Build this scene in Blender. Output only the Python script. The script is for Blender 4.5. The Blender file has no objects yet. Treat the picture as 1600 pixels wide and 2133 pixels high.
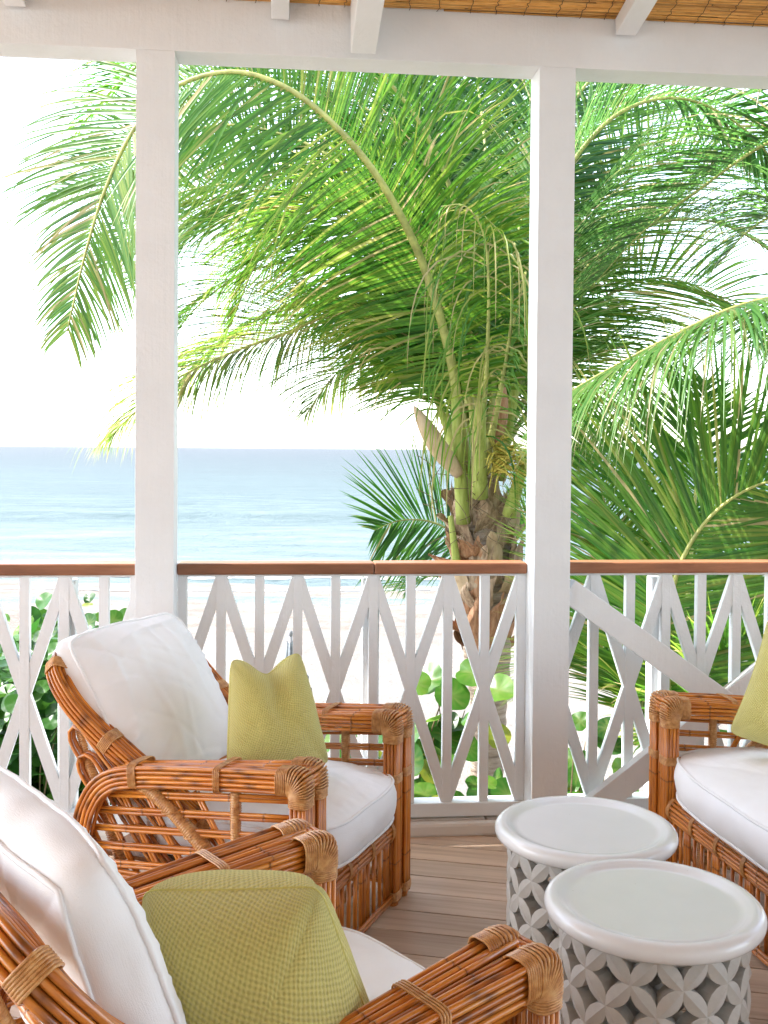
import bpy, bmesh, math, random
import numpy as np
from mathutils import Vector, Matrix, Quaternion, noise
random.seed(7)
R = math.radians
col = bpy.context.scene.collection
sc = bpy.context.scene

# ------------------------------------------------------------------ camera
EYE, FPX, PITCH, ROLL, CY = 1.41, 2178.0, .0231, .0076, 985.66
cam_d = bpy.data.cameras.new('camera')
cam = bpy.data.objects.new('camera', cam_d)
col.objects.link(cam)
cam_d.sensor_fit = 'VERTICAL'
cam_d.sensor_height = 36.0
cam_d.sensor_width = 27.0
cam_d.lens = FPX / 2133 * 36
cam_d.shift_y = -(1066.5 - CY) / 2133
cam_d.clip_start = .05
cam_d.clip_end = 60000
cam.matrix_world = (Matrix.Translation((0, 0, EYE)) @ Matrix.Rotation(R(90) - PITCH, 4, 'X') @ Matrix.Rotation(ROLL, 4, 'Z'))
sc.camera = cam

# ------------------------------------------------------------------ light
SUN_EL, SUN_AZ = R(52), R(-87)          # azimuth measured from +Y towards +X
world = bpy.data.worlds.new('World')
sc.world = world
world.use_nodes = True
wn = world.node_tree.nodes
wl = world.node_tree.links
sky = wn.new('ShaderNodeTexSky')
sky.sky_type = 'NISHITA'
sky.sun_disc = False
sky.sun_elevation = SUN_EL
sky.sun_rotation = SUN_AZ
sky.air_density = 1.0
sky.dust_density = 1.0
sky.ozone_density = 1.0
hs = wn.new('ShaderNodeHueSaturation')
hs.inputs['Saturation'].default_value = .60
wl.new(sky.outputs[0], hs.inputs['Color'])
wl.new(hs.outputs[0], wn['Background'].inputs[0])
wn['Background'].inputs[1].default_value = .15
sun_d = bpy.data.lights.new('sun', 'SUN')
sun_d.energy = 2.3
sun_d.angle = R(.6)
sun_d.color = (1, .97, .93)
sun = bpy.data.objects.new('sun', sun_d)
col.objects.link(sun)
to_sun = Vector((math.sin(SUN_AZ) * math.cos(SUN_EL), math.cos(SUN_AZ) * math.cos(SUN_EL), math.sin(SUN_EL)))
sun.rotation_euler = to_sun.to_track_quat('Z', 'Y').to_euler()
sc.view_settings.view_transform = 'Standard'
sc.view_settings.look = 'None'
sc.view_settings.gamma = 1
sc.view_settings.use_curve_mapping = False
sc.view_settings.exposure = 2.6
sc.cycles.max_bounces = 10
sc.cycles.transparent_max_bounces = 8

# ------------------------------------------------------------------ pixel -> world (a measuring aid: photo pixel on a plane of known depth)
def ray(px, py):
    xr, yr = (px - 800) / FPX, (CY - py) / FPX
    x = xr * math.cos(ROLL) - yr * math.sin(ROLL)
    y = xr * math.sin(ROLL) + yr * math.cos(ROLL)
    return Vector((x, math.cos(PITCH) + y * math.sin(PITCH), -math.sin(PITCH) + y * math.cos(PITCH)))
def at(px, py, Y):
    v = ray(px, py)
    return v * (Y / v.y) + Vector((0, 0, EYE))
def atz(px, py, z):
    v = ray(px, py)
    return v * ((z - EYE) / v.z) + Vector((0, 0, EYE))

# ------------------------------------------------------------------ materials
def mat(name):
    m = bpy.data.materials.new(name)
    m.use_nodes = True
    nt = m.node_tree
    b = nt.nodes['Principled BSDF']
    return m, nt, b
def N(nt, t, **kw):
    n = nt.nodes.new(t)
    for k, v in kw.items():
        if k.startswith('i_'):
            n.inputs[k[2:].replace('_', ' ')].default_value = v
        else:
            setattr(n, k, v)
    return n
def ramp(nt, fac, stops):
    r = nt.nodes.new('ShaderNodeValToRGB')
    e = r.color_ramp.elements
    while len(e) < len(stops):
        e.new(.5)
    for i, (p, c) in enumerate(stops):
        e[i].position = p
        e[i].color = (*c, 1) if len(c) == 3 else c
    nt.links.new(fac, r.inputs[0])
    return r.outputs[0]
def coords(nt, scale=(1, 1, 1), kind='Object', rot=(0, 0, 0)):
    tc = nt.nodes.new('ShaderNodeTexCoord')
    mp = nt.nodes.new('ShaderNodeMapping')
    mp.inputs['Scale'].default_value = scale
    mp.inputs['Rotation'].default_value = rot
    nt.links.new(tc.outputs[kind], mp.inputs[0])
    return mp.outputs[0]
def noi(nt, vec, scale, detail=4, rough=.55):
    n = nt.nodes.new('ShaderNodeTexNoise')
    n.inputs['Scale'].default_value = scale
    n.inputs['Detail'].default_value = detail
    n.inputs['Roughness'].default_value = rough
    if vec is not None:
        nt.links.new(vec, n.inputs['Vector'])
    return n.outputs['Fac']
def bump(nt, b, h, strength, dist=.01):
    n = nt.nodes.new('ShaderNodeBump')
    n.inputs['Strength'].default_value = strength
    n.inputs['Distance'].default_value = dist
    nt.links.new(h, n.inputs['Height'])
    nt.links.new(n.outputs[0], b.inputs['Normal'])
def mixc(nt, fac, a, b_, mode='MIX'):
    m = nt.nodes.new('ShaderNodeMix')
    m.data_type = 'RGBA'
    m.blend_type = mode
    for s, v in ((0, fac), (6, a), (7, b_)):
        if hasattr(v, 'links'):
            nt.links.new(v, m.inputs[s])
        else:
            m.inputs[s].default_value = v if s == 0 else (*v, 1)
    return m.outputs[2]
def math_n(nt, op, a, b_=None):
    m = nt.nodes.new('ShaderNodeMath')
    m.operation = op
    for i, v in enumerate((a, b_)):
        if v is None:
            continue
        if hasattr(v, 'links'):
            nt.links.new(v, m.inputs[i])
        else:
            m.inputs[i].default_value = v
    return m.outputs[0]
def rnd(nt):
    return nt.nodes.new('ShaderNodeObjectInfo').outputs['Random']
MT = {}
def m_paint():
    m, nt, b = mat('white_paint')
    n1 = noi(nt, coords(nt), 6, 5)
    n2 = noi(nt, coords(nt, (60, 60, 3)), 1, 4)
    c = ramp(nt, n1, [(.28, (.765, .79, .80)), (.72, (.82, .845, .855))])
    nt.links.new(c, b.inputs['Base Color'])
    b.inputs['Roughness'].default_value = .5
    bump(nt, b, math_n(nt, 'ADD', noi(nt, coords(nt), 70, 4), n2), .4, .004)
    return m
MT['paint'] = m_paint()
def m_wood(name, dark, light, sx, rough=.55, bs=.3, lengthaxis=0):
    m, nt, b = mat(name)
    s = [38, 38, 38]
    s[lengthaxis] = 1.6
    tc = nt.nodes.new('ShaderNodeTexCoord')
    r = rnd(nt)
    va = nt.nodes.new('ShaderNodeVectorMath')
    va.operation = 'ADD'
    cb = nt.nodes.new('ShaderNodeCombineXYZ')
    mm = math_n(nt, 'MULTIPLY', r, 37.0)
    for i in range(3):
        nt.links.new(mm, cb.inputs[i])
    nt.links.new(tc.outputs['Object'], va.inputs[0])
    nt.links.new(cb.outputs[0], va.inputs[1])
    mp = nt.nodes.new('ShaderNodeMapping')
    mp.inputs['Scale'].default_value = s
    nt.links.new(va.outputs[0], mp.inputs[0])
    n1 = noi(nt, mp.outputs[0], sx, 8, .65)
    n2 = noi(nt, va.outputs[0], 2.3, 3)
    c = ramp(nt, n1, [(.25, dark), (.55, tuple((a + 2 * q) / 3 for a, q in zip(dark, light))), (.8, light)])
    v = ramp(nt, r, [(0, (.78, .77, .76)), (1, (1.15, 1.12, 1.1))])
    c = mixc(nt, 1, c, v, 'MULTIPLY')
    c = mixc(nt, .5, c, ramp(nt, n2, [(.3, (.75, .74, .74)), (.7, (1.12, 1.12, 1.12))]), 'MULTIPLY')
    nt.links.new(c, b.inputs['Base Color'])
    b.inputs['Roughness'].default_value = rough
    bump(nt, b, n1, bs, .003)
    return m
MT['plank'] = m_wood('deck_teak', (.43, .29, .20), (.77, .60, .45), .8, .5)
MT['handrail'] = m_wood('handrail_mahogany', (.21, .08, .036), (.38, .165, .08), 1.2, .4, .15)
def m_cane():
    m, nt, b = mat('varnished_rattan')
    r = rnd(nt)
    al = nt.nodes.new('ShaderNodeAttribute'); al.attribute_name = 'along'
    rg_ = nt.nodes.new('ShaderNodeAttribute'); rg_.attribute_name = 'ring'
    cv = nt.nodes.new('ShaderNodeCombineXYZ')
    nt.links.new(math_n(nt, 'MULTIPLY', al.outputs['Fac'], 7.0), cv.inputs[0])
    nt.links.new(math_n(nt, 'MULTIPLY', rg_.outputs['Fac'], 2.2), cv.inputs[1])
    nt.links.new(math_n(nt, 'MULTIPLY', r, 91.0), cv.inputs[2])
    n1 = noi(nt, cv.outputs[0], 1.6, 5, .6)
    n2 = noi(nt, cv.outputs[0], 9, 3)
    c = ramp(nt, n1, [(.22, (.33, .085, .010)), (.5, (.58, .185, .020)), (.78, (.76, .33, .055))])
    c = mixc(nt, 1, c, ramp(nt, r, [(0, (.75, .68, .62)), (.5, (1, 1, 1)), (1, (1.2, 1.25, 1.3))]), 'MULTIPLY')
    a = nt.nodes.new('ShaderNodeAttribute')
    a.attribute_name = 'node'
    c = mixc(nt, a.outputs['Fac'], c, (.13, .035, .008))
    c = mixc(nt, ramp(nt, n2, [(.72, (0, 0, 0)), (.8, (.7, .7, .7))]), c, (.30, .10, .025))
    nt.links.new(c, b.inputs['Base Color'])
    b.inputs['Roughness'].default_value = .28
    b.inputs['Coat Weight'].default_value = .35
    b.inputs['Coat Roughness'].default_value = .12
    bump(nt, b, n1, .25, .0015)
    return m
MT['cane'] = m_cane()
def m_wrap():
    m, nt, b = mat('rattan_binding')
    n1 = noi(nt, coords(nt), 70, 4)
    c = ramp(nt, n1, [(.3, (.40, .16, .04)), (.55, (.60, .30, .10)), (.8, (.74, .47, .21))])
    nt.links.new(c, b.inputs['Base Color'])
    b.inputs['Roughness'].default_value = .36
    b.inputs['Coat Weight'].default_value = .2
    return m
MT['wrap'] = m_wrap()
def m_fabric():
    m, nt, b = mat('white_linen')
    a = noi(nt, coords(nt, (700, 60, 700)), 1, 2)
    a2 = noi(nt, coords(nt, (60, 700, 700)), 1, 2)
    w = math_n(nt, 'ADD', a, a2)
    w2 = noi(nt, coords(nt), 9, 4)
    c = ramp(nt, w2, [(.3, (.87, .87, .865)), (.7, (.91, .915, .92))])
    nt.links.new(c, b.inputs['Base Color'])
    b.inputs['Roughness'].default_value = .85
    b.inputs['Sheen Weight'].default_value = .15
    bump(nt, b, w, .35, .0012)
    return m
MT['linen'] = m_fabric()
def m_knit(name, dark, light, su):
    m, nt, b = mat(name)
    tc = nt.nodes.new('ShaderNodeTexCoord')
    # warp the uv a little so the stitches are not machine-straight
    nz = nt.nodes.new('ShaderNodeTexNoise')
    nz.inputs['Scale'].default_value = 9
    nt.links.new(tc.outputs['UV'], nz.inputs['Vector'])
    mx = nt.nodes.new('ShaderNodeVectorMath')
    mx.operation = 'MULTIPLY_ADD'
    mx.inputs[1].default_value = (.02, .02, 0)
    nt.links.new(nz.outputs['Color'], mx.inputs[0])
    nt.links.new(tc.outputs['UV'], mx.inputs[2])
    sp = nt.nodes.new('ShaderNodeSeparateXYZ')
    nt.links.new(mx.outputs[0], sp.inputs[0])
    u = math_n(nt, 'MULTIPLY', sp.outputs[0], su)
    v = math_n(nt, 'MULTIPLY', sp.outputs[1], su)
    s1 = math_n(nt, 'SINE', math_n(nt, 'ADD', u, math_n(nt, 'MULTIPLY', v, .5)))
    s2 = math_n(nt, 'SINE', math_n(nt, 'SUBTRACT', v, math_n(nt, 'MULTIPLY', u, .35)))
    h = math_n(nt, 'MULTIPLY', s1, s2)
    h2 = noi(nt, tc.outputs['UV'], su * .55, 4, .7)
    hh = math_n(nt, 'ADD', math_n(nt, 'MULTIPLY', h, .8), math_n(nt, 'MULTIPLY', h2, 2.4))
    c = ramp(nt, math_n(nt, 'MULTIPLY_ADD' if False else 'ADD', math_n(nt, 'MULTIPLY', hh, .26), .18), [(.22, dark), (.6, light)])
    nt.links.new(c, b.inputs['Base Color'])
    b.inputs['Roughness'].default_value = .9
    b.inputs['Sheen Weight'].default_value = .3
    b.inputs['Sheen Roughness'].default_value = .5
    bump(nt, b, hh, .8, .0035)
    return m
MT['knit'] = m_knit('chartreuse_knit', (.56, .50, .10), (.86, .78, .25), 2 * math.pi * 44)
def m_stone():
    m, nt, b = mat('cast_stone')
    n1 = noi(nt, coords(nt), 25, 5)
    c = ramp(nt, n1, [(.3, (.46, .445, .41)), (.7, (.54, .525, .49))])
    nt.links.new(c, b.inputs['Base Color'])
    b.inputs['Roughness'].default_value = .6
    bump(nt, b, noi(nt, coords(nt), 160, 3), .15, .002)
    return m
MT['stone'] = m_stone()
def m_top():
    m, nt, b = mat('glazed_tabletop')
    n1 = noi(nt, coords(nt), 7, 4)
    sp = noi(nt, coords(nt), 130, 2)
    c = ramp(nt, n1, [(.3, (.74, .755, .75)), (.7, (.78, .79, .785))])
    c = mixc(nt, ramp(nt, sp, [(.76, (0, 0, 0)), (.79, (1, 1, 1))]), c, (.45, .42, .38))
    nt.links.new(c, b.inputs['Base Color'])
    b.inputs['Roughness'].default_value = .22
    b.inputs['Coat Weight'].default_value = .3
    b.inputs['Coat Roughness'].default_value = .15
    return m
MT['top'] = m_top()
def m_kerb():
    m, nt, b = mat('pale_flagstone')
    n1 = noi(nt, coords(nt), 14, 6, .65)
    r = rnd(nt)
    c = ramp(nt, n1, [(.3, (.60, .54, .47)), (.5, (.72, .67, .61)), (.75, (.80, .77, .73))])
    c = mixc(nt, .6, c, ramp(nt, r, [(0, (.85, .8, .76)), (1, (1.1, 1.08, 1.06))]), 'MULTIPLY')
    nt.links.new(c, b.inputs['Base Color'])
    b.inputs['Roughness'].default_value = .7
    bump(nt, b, n1, .4, .004)
    return m
MT['kerb'] = m_kerb()
def m_reed():
    m, nt, b = mat('bamboo_reed')
    n1 = noi(nt, coords(nt, (6, 120, 120)), 1, 5, .7)
    a = nt.nodes.new('ShaderNodeAttribute')
    a.attribute_name = 'tint'
    c = ramp(nt, n1, [(.25, (.34, .15, .035)), (.5, (.72, .40, .10)), (.8, (.88, .62, .25))])
    c = mixc(nt, .8, c, ramp(nt, a.outputs['Fac'], [(0, (.45, .38, .3)), (.4, (.95, .9, .85)), (1, (1.25, 1.2, 1.1))]), 'MULTIPLY')
    nt.links.new(c, b.inputs['Base Color'])
    b.inputs['Roughness'].default_value = .45
    return m
MT['reed'] = m_reed()
def m_simple(name, c, rough=.6, nz=0, spec=.5):
    m, nt, b = mat(name)
    if nz:
        n1 = noi(nt, coords(nt), nz, 5, .65)
        k = ramp(nt, n1, [(.3, tuple(x * .55 for x in c)), (.7, tuple(min(1, x * 1.35) for x in c))])
        nt.links.new(k, b.inputs['Base Color'])
        bump(nt, b, n1, .5, .01)
    else:
        b.inputs['Base Color'].default_value = (*c, 1)
    b.inputs['Roughness'].default_value = rough
    b.inputs['Specular IOR Level'].default_value = spec
    return m
MT['cord'] = m_simple('dark_twine', (.05, .03, .015))
def m_leaf(name, stops, trans=.5, gloss=.35, rib=None, rough=.4):
    m, nt, b = mat(name)
    a = nt.nodes.new('ShaderNodeAttribute')
    a.attribute_name = 'tint'
    n1 = noi(nt, coords(nt), 3.0, 3)
    f = math_n(nt, 'ADD', a.outputs['Fac'], math_n(nt, 'MULTIPLY', math_n(nt, 'SUBTRACT', n1, .5), .25))
    c = ramp(nt, f, stops)
    if rib:
        a2 = nt.nodes.new('ShaderNodeAttribute')
        a2.attribute_name = 'rib'
        c = mixc(nt, a2.outputs['Fac'], c, rib)
    nt.links.new(c, b.inputs['Base Color'])
    b.inputs['Roughness'].default_value = rough
    b.inputs['Specular IOR Level'].default_value = gloss
    tr = nt.nodes.new('ShaderNodeBsdfTranslucent')
    hsv = nt.nodes.new('ShaderNodeHueSaturation')
    hsv.inputs['Saturation'].default_value = 1.0
    hsv.inputs['Value'].default_value = 1.75
    nt.links.new(c, hsv.inputs['Color'])
    nt.links.new(hsv.outputs[0], tr.inputs[0])
    mx = nt.nodes.new('ShaderNodeMixShader')
    mx.inputs[0].default_value = trans
    nt.links.new(b.outputs[0], mx.inputs[1])
    nt.links.new(tr.outputs[0], mx.inputs[2])
    nt.links.new(mx.outputs[0], nt.nodes['Material Output'].inputs[0])
    return m
# tint 0..~.8 green range, towards 1 dry straw
MT['palm'] = m_leaf('palm_leaflet', [(0, (.012, .070, .008)), (.35, (.034, .130, .010)), (.62, (.095, .205, .018)), (.8, (.22, .26, .035)), (.95, (.38, .30, .14))], .5, .45)
MT['palm_dark'] = m_leaf('palm_leaflet_blue_green', [(0, (.014, .07, .018)), (.4, (.045, .145, .028)), (.7, (.10, .21, .04)), (.85, (.17, .205, .06)), (.97, (.34, .28, .15))], .5, .5)
MT['rachis'] = m_simple('palm_rachis', (.36, .36, .10), .45, 12)
MT['grape'] = m_leaf('sea_grape_leaf', [(0, (.010, .050, .008)), (.5, (.036, .125, .012)), (.8, (.085, .19, .020)), (1, (.26, .26, .03))], .40, .35, (.16, .20, .05), .35)
MT['bark'] = None
def m_bark():
    m, nt, b = mat('palm_bark')
    n1 = noi(nt, coords(nt, (2.2, 2.2, 26)), 1.6, 7, .68)
    n2 = noi(nt, coords(nt), 7, 5, .7)
    c = ramp(nt, n1, [(.3, (.15, .11, .08)), (.48, (.34, .26, .19)), (.7, (.50, .42, .34))])
    c = mixc(nt, .7, c, ramp(nt, n2, [(.3, (.6, .55, .5)), (.65, (1.15, 1.12, 1.1))]), 'MULTIPLY')
    nt.links.new(c, b.inputs['Base Color'])
    b.inputs['Roughness'].default_value = .85
    bump(nt, b, math_n(nt, 'ADD', n1, n2), 1, .02)
    return m
MT['bark'] = m_bark()
def m_fibre(name, a_, b_, c_, sc_=(30, 30, 4)):
    m, nt, b = mat(name)
    n1 = noi(nt, coords(nt, sc_), 1.3, 7, .7)
    nt.links.new(ramp(nt, n1, [(.3, a_), (.5, b_), (.72, c_)]), b.inputs['Base Color'])
    b.inputs['Roughness'].default_value = .75
    bump(nt, b, n1, .9, .012)
    return m
MT['fibre'] = m_fibre('palm_sheath_fibre', (.13, .08, .045), (.38, .25, .15), (.60, .47, .33))
MT['rust'] = m_fibre('palm_rust_sheath', (.16, .075, .035), (.40, .19, .09), (.55, .34, .20))
MT['spathe'] = m_fibre('palm_spathe', (.30, .19, .10), (.46, .33, .19), (.56, .43, .28), (12, 12, 2))
MT['petiole'] = m_fibre('palm_petiole', (.20, .24, .04), (.32, .37, .07), (.44, .47, .14), (20, 20, 2))
MT['flower'] = m_simple('palm_flower_yellow', (.45, .36, .05), .6, 60)
MT['twig'] = m_simple('brown_twig', (.16, .11, .05), .7, 30)
def m_sand():
    m, nt, b = mat('pale_beach_sand')
    n1 = noi(nt, coords(nt), .55, 6, .6)
    n2 = noi(nt, coords(nt), 3.2, 6, .7)
    n3 = noi(nt, coords(nt, (.6, 1.6, 1)), 1.4, 7, .75)
    c = ramp(nt, n1, [(.3, (.185, .162, .138)), (.7, (.235, .21, .185))])
    tc = nt.nodes.new('ShaderNodeTexCoord')
    sp = nt.nodes.new('ShaderNodeSeparateXYZ')
    nt.links.new(tc.outputs['Object'], sp.inputs[0])
    band = nt.nodes.new('ShaderNodeMapRange')
    band.inputs[1].default_value = 18.0
    band.inputs[2].default_value = 21.5
    nt.links.new(sp.outputs[1], band.inputs[0])
    wrack = math_n(nt, 'MULTIPLY', band.outputs[0], ramp(nt, n3, [(.46, (0, 0, 0)), (.6, (1, 1, 1))]))
    c = mixc(nt, math_n(nt, 'MULTIPLY', wrack, .5), c, (.15, .10, .065))
    nt.links.new(c, b.inputs['Base Color'])
    b.inputs['Roughness'].default_value = .95
    b.inputs['Specular IOR Level'].default_value = .2
    bump(nt, b, math_n(nt, 'ADD', n2, n3), 1, .10)
    return m
MT['sand'] = m_sand()
def m_sea():
    m, nt, b = mat('turquoise_sea')
    tc = nt.nodes.new('ShaderNodeTexCoord')
    sp = nt.nodes.new('ShaderNodeSeparateXYZ')
    nt.links.new(tc.outputs['Object'], sp.inputs[0])
    # shoal -> deep water by distance from shore; haze painted into far tone
    lg = math_n(nt, 'LOGARITHM', math_n(nt, 'MAXIMUM', sp.outputs[1], 1.0), 10)
    mr = nt.nodes.new('ShaderNodeMapRange')
    mr.inputs[1].default_value = 1.4
    mr.inputs[2].default_value = 3.2
    nt.links.new(lg, mr.inputs[0])
    w1 = noi(nt, coords(nt, (.22, .62, 1)), 1, 7, .7)
    w2 = noi(nt, coords(nt, (.012, .05, 1)), 1, 6, .7)
    w3 = noi(nt, coords(nt, (.9, 2.6, 1)), 1, 6, .7)
    f = math_n(nt, 'ADD', mr.outputs[0], math_n(nt, 'MULTIPLY', math_n(nt, 'SUBTRACT', w1, .5), .8))
    f = math_n(nt, 'ADD', f, math_n(nt, 'MULTIPLY', math_n(nt, 'SUBTRACT', w2, .5), .35))
    c = ramp(nt, f, [(0, (.17, .205, .20)), (.12, (.12, .160, .157)), (.3, (.082, .116, .115)), (.6, (.063, .079, .081)), (1, (.062, .068, .071))])
    fo = ramp(nt, w3, [(.62, (0, 0, 0)), (.72, (1, 1, 1))])
    c = mixc(nt, math_n(nt, 'MULTIPLY', fo, .5), c, (.27, .28, .28))
    nt.links.new(c, b.inputs['Base Color'])
    b.inputs['Roughness'].default_value = .5
    b.inputs['Specular IOR Level'].default_value = .10
    bump(nt, b, math_n(nt, 'ADD', math_n(nt, 'MULTIPLY', w1, 3.0), w3), .8, .35)
    return m
MT['sea'] = m_sea()
MT['foam'] = m_simple('sea_foam', (.34, .36, .36), .6, 3)
MT['canvas'] = m_simple('pale_canvas', (.34, .37, .39), .8, 20)
MT['metal'] = m_simple('grey_metal', (.25, .25, .26), .4)
MT['wicker'] = None
def m_wicker():
    m, nt, b = mat('seat_wicker')
    bt = nt.nodes.new('ShaderNodeTexBrick')
    bt.inputs['Scale'].default_value = 60
    bt.inputs['Color1'].default_value = (.36, .15, .04, 1)
    bt.inputs['Color2'].default_value = (.28, .10, .025, 1)
    bt.inputs['Mortar'].default_value = (.04, .015, .005, 1)
    bt.inputs['Mortar Size'].default_value = .03
    nt.links.new(coords(nt), bt.inputs['Vector'])
    nt.links.new(bt.outputs['Color'], b.inputs['Base Color'])
    b.inputs['Roughness'].default_value = .5
    bump(nt, b, bt.outputs['Fac'], .6, -.002)
    return m
MT['wicker'] = m_wicker()

# ------------------------------------------------------------------ object helpers
def tag(o, label=None, cat=None, group=None, kind=None):
    if label: o['label'] = label
    if cat: o['category'] = cat
    if group: o['group'] = group
    if kind: o['kind'] = kind
    return o
def empty(name, loc=(0, 0, 0), rz=0):
    o = bpy.data.objects.new(name, None)
    o.empty_display_size = .1
    col.objects.link(o)
    o.location = loc
    o.rotation_euler = (0, 0, rz)
    return o
def link(name, me, parent=None, mx=None):
    o = bpy.data.objects.new(name, me)
    col.objects.link(o)
    if parent: o.parent = parent
    if mx is not None: o.matrix_local = mx
    return o
def copy_tree(o, parent=None):
    c = o.copy()
    col.objects.link(c)
    c.parent = parent
    for ch in o.children:
        copy_tree(ch, c)
    return c

class MB:
    """collects geometry, then becomes one mesh"""
    def __init__(s):
        s.v, s.f, s.at, s.n = [], [], {}, 0
    def add(s, v, f, **attrs):
        v = np.asarray(v, float).reshape(-1, 3)
        s.v.append(v)
        s.f.extend([tuple(i + s.n for i in q) for q in f])
        for k in set(list(attrs) + list(s.at)):
            if k not in s.at:
                s.at[k] = [np.zeros(s.n)] if s.n else []
            a = attrs.get(k, 0)
            s.at[k].append(np.full(len(v), a, float) if np.isscalar(a) else np.asarray(a, float))
        s.n += len(v)
        return s
    def box(s, c, d, m=None):
        x, y, z = [q / 2 for q in d]
        v = np.array([(-x, -y, -z), (x, -y, -z), (x, y, -z), (-x, y, -z), (-x, -y, z), (x, -y, z), (x, y, z), (-x, y, z)])
        if m is not None:
            v = v @ np.array(m.to_3x3()).T
        v = v + np.array(c)
        return s.add(v, [(0, 3, 2, 1), (4, 5, 6, 7), (0, 1, 5, 4), (1, 2, 6, 5), (2, 3, 7, 6), (3, 0, 4, 7)])
    def tube(s, path, r, sides=8, closed=False, caps=True, **attrs):
        v, f = tube_geo(path, r, sides, closed, caps)
        return s.add(v, f, **attrs)
    def mesh(s, name, m, smooth=True, bevel=0):
        me = bpy.data.meshes.new(name)
        vv = np.concatenate(s.v) if s.v else np.zeros((0, 3))
        me.from_pydata(vv.tolist(), [], s.f)
        for k, a in s.at.items():
            at_ = me.attributes.new(k, 'FLOAT', 'POINT')
            at_.data.foreach_set('value', np.concatenate(a).astype(np.float32))
        me.materials.append(m)
        if bevel:
            bm = bmesh.new()
            bm.from_mesh(me)
            bmesh.ops.bevel(bm, geom=bm.edges[:], offset=bevel, segments=2, affect='EDGES', profile=.5)
            bm.to_mesh(me)
            bm.free()
        if smooth:
            me.polygons.foreach_set('use_smooth', [True] * len(me.polygons))
        me.update()
        return me
    def build(s, name, m, parent=None, smooth=True, bevel=0):
        return link(name, s.mesh(name, m, smooth, bevel), parent)
def tube_geo(path, r, sides=8, closed=False, caps=True):
    P = np.asarray([tuple(p) for p in path], float)
    n = len(P)
    r = np.full(n, r) if np.isscalar(r) else np.asarray(r, float)
    if closed:
        T = np.roll(P, -1, 0) - np.roll(P, 1, 0)
    else:
        T = np.gradient(P, axis=0)
    T /= np.maximum(np.linalg.norm(T, axis=1), 1e-9)[:, None]
    ref = np.array([0, 0, 1.]) if abs(T[0][2]) < .9 else np.array([1., 0, 0])
    u = np.cross(T[0], ref); u /= np.linalg.norm(u)
    U = []
    for i in range(n):
        u = u - T[i] * (u @ T[i])
        u /= max(np.linalg.norm(u), 1e-9)
        U.append(u)
    U = np.array(U)
    W = np.cross(T, U)
    a = np.linspace(0, 2 * np.pi, sides, endpoint=False)
    V = (P[:, None, :] + r[:, None, None] * (np.cos(a)[None, :, None] * U[:, None, :] + np.sin(a)[None, :, None] * W[:, None, :])).reshape(-1, 3)
    F = []
    rng = n if closed else n - 1
    for i in range(rng):
        j = (i + 1) % n
        for k in range(sides):
            l = (k + 1) % sides
            F.append((i * sides + k, i * sides + l, j * sides + l, j * sides + k))
    if caps and not closed:
        F.append(tuple(range(sides - 1, -1, -1)))
        F.append(tuple((n - 1) * sides + k for k in range(sides)))
    return V, F
def spline(pts, n):
    P = [np.array(tuple(p), float) for p in pts]
    P = [2 * P[0] - P[1]] + P + [2 * P[-1] - P[-2]]
    segs = len(P) - 3
    out = []
    for i in range(n):
        t = i / (n - 1) * segs
        k = min(int(t), segs - 1)
        u = t - k
        a, b, c, d = P[k:k + 4]
        out.append(.5 * ((2 * b) + (-a + c) * u + (2 * a - 5 * b + 4 * c - d) * u * u + (-a + 3 * b - 3 * c + d) * u ** 3))
    o = np.array(out)
    # even out the spacing
    L = np.concatenate([[0], np.cumsum(np.linalg.norm(np.diff(o, axis=0), axis=1))])
    s = np.linspace(0, L[-1], n)
    return np.stack([np.interp(s, L, o[:, i]) for i in range(3)], 1)
def solid_box(name, c, d, m, parent=None, rz=0, bevel=.003):
    b = MB().box((0, 0, 0), d)
    o = b.build(name, m, parent, smooth=False, bevel=bevel)
    o.location = c
    o.rotation_euler = (0, 0, rz)
    return o

# ------------------------------------------------------------------ the facade line (posts, beam, railing)
Z0, TS = 3.6825, .0968
FA = math.atan(TS)
def fac(X, z, off=0.0):
    """point on the facade: X across, off metres outwards from the posts' inner face"""
    return Vector((X, Z0 + TS * X, z)) + Vector((-math.sin(FA), math.cos(FA), 0)) * off

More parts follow.
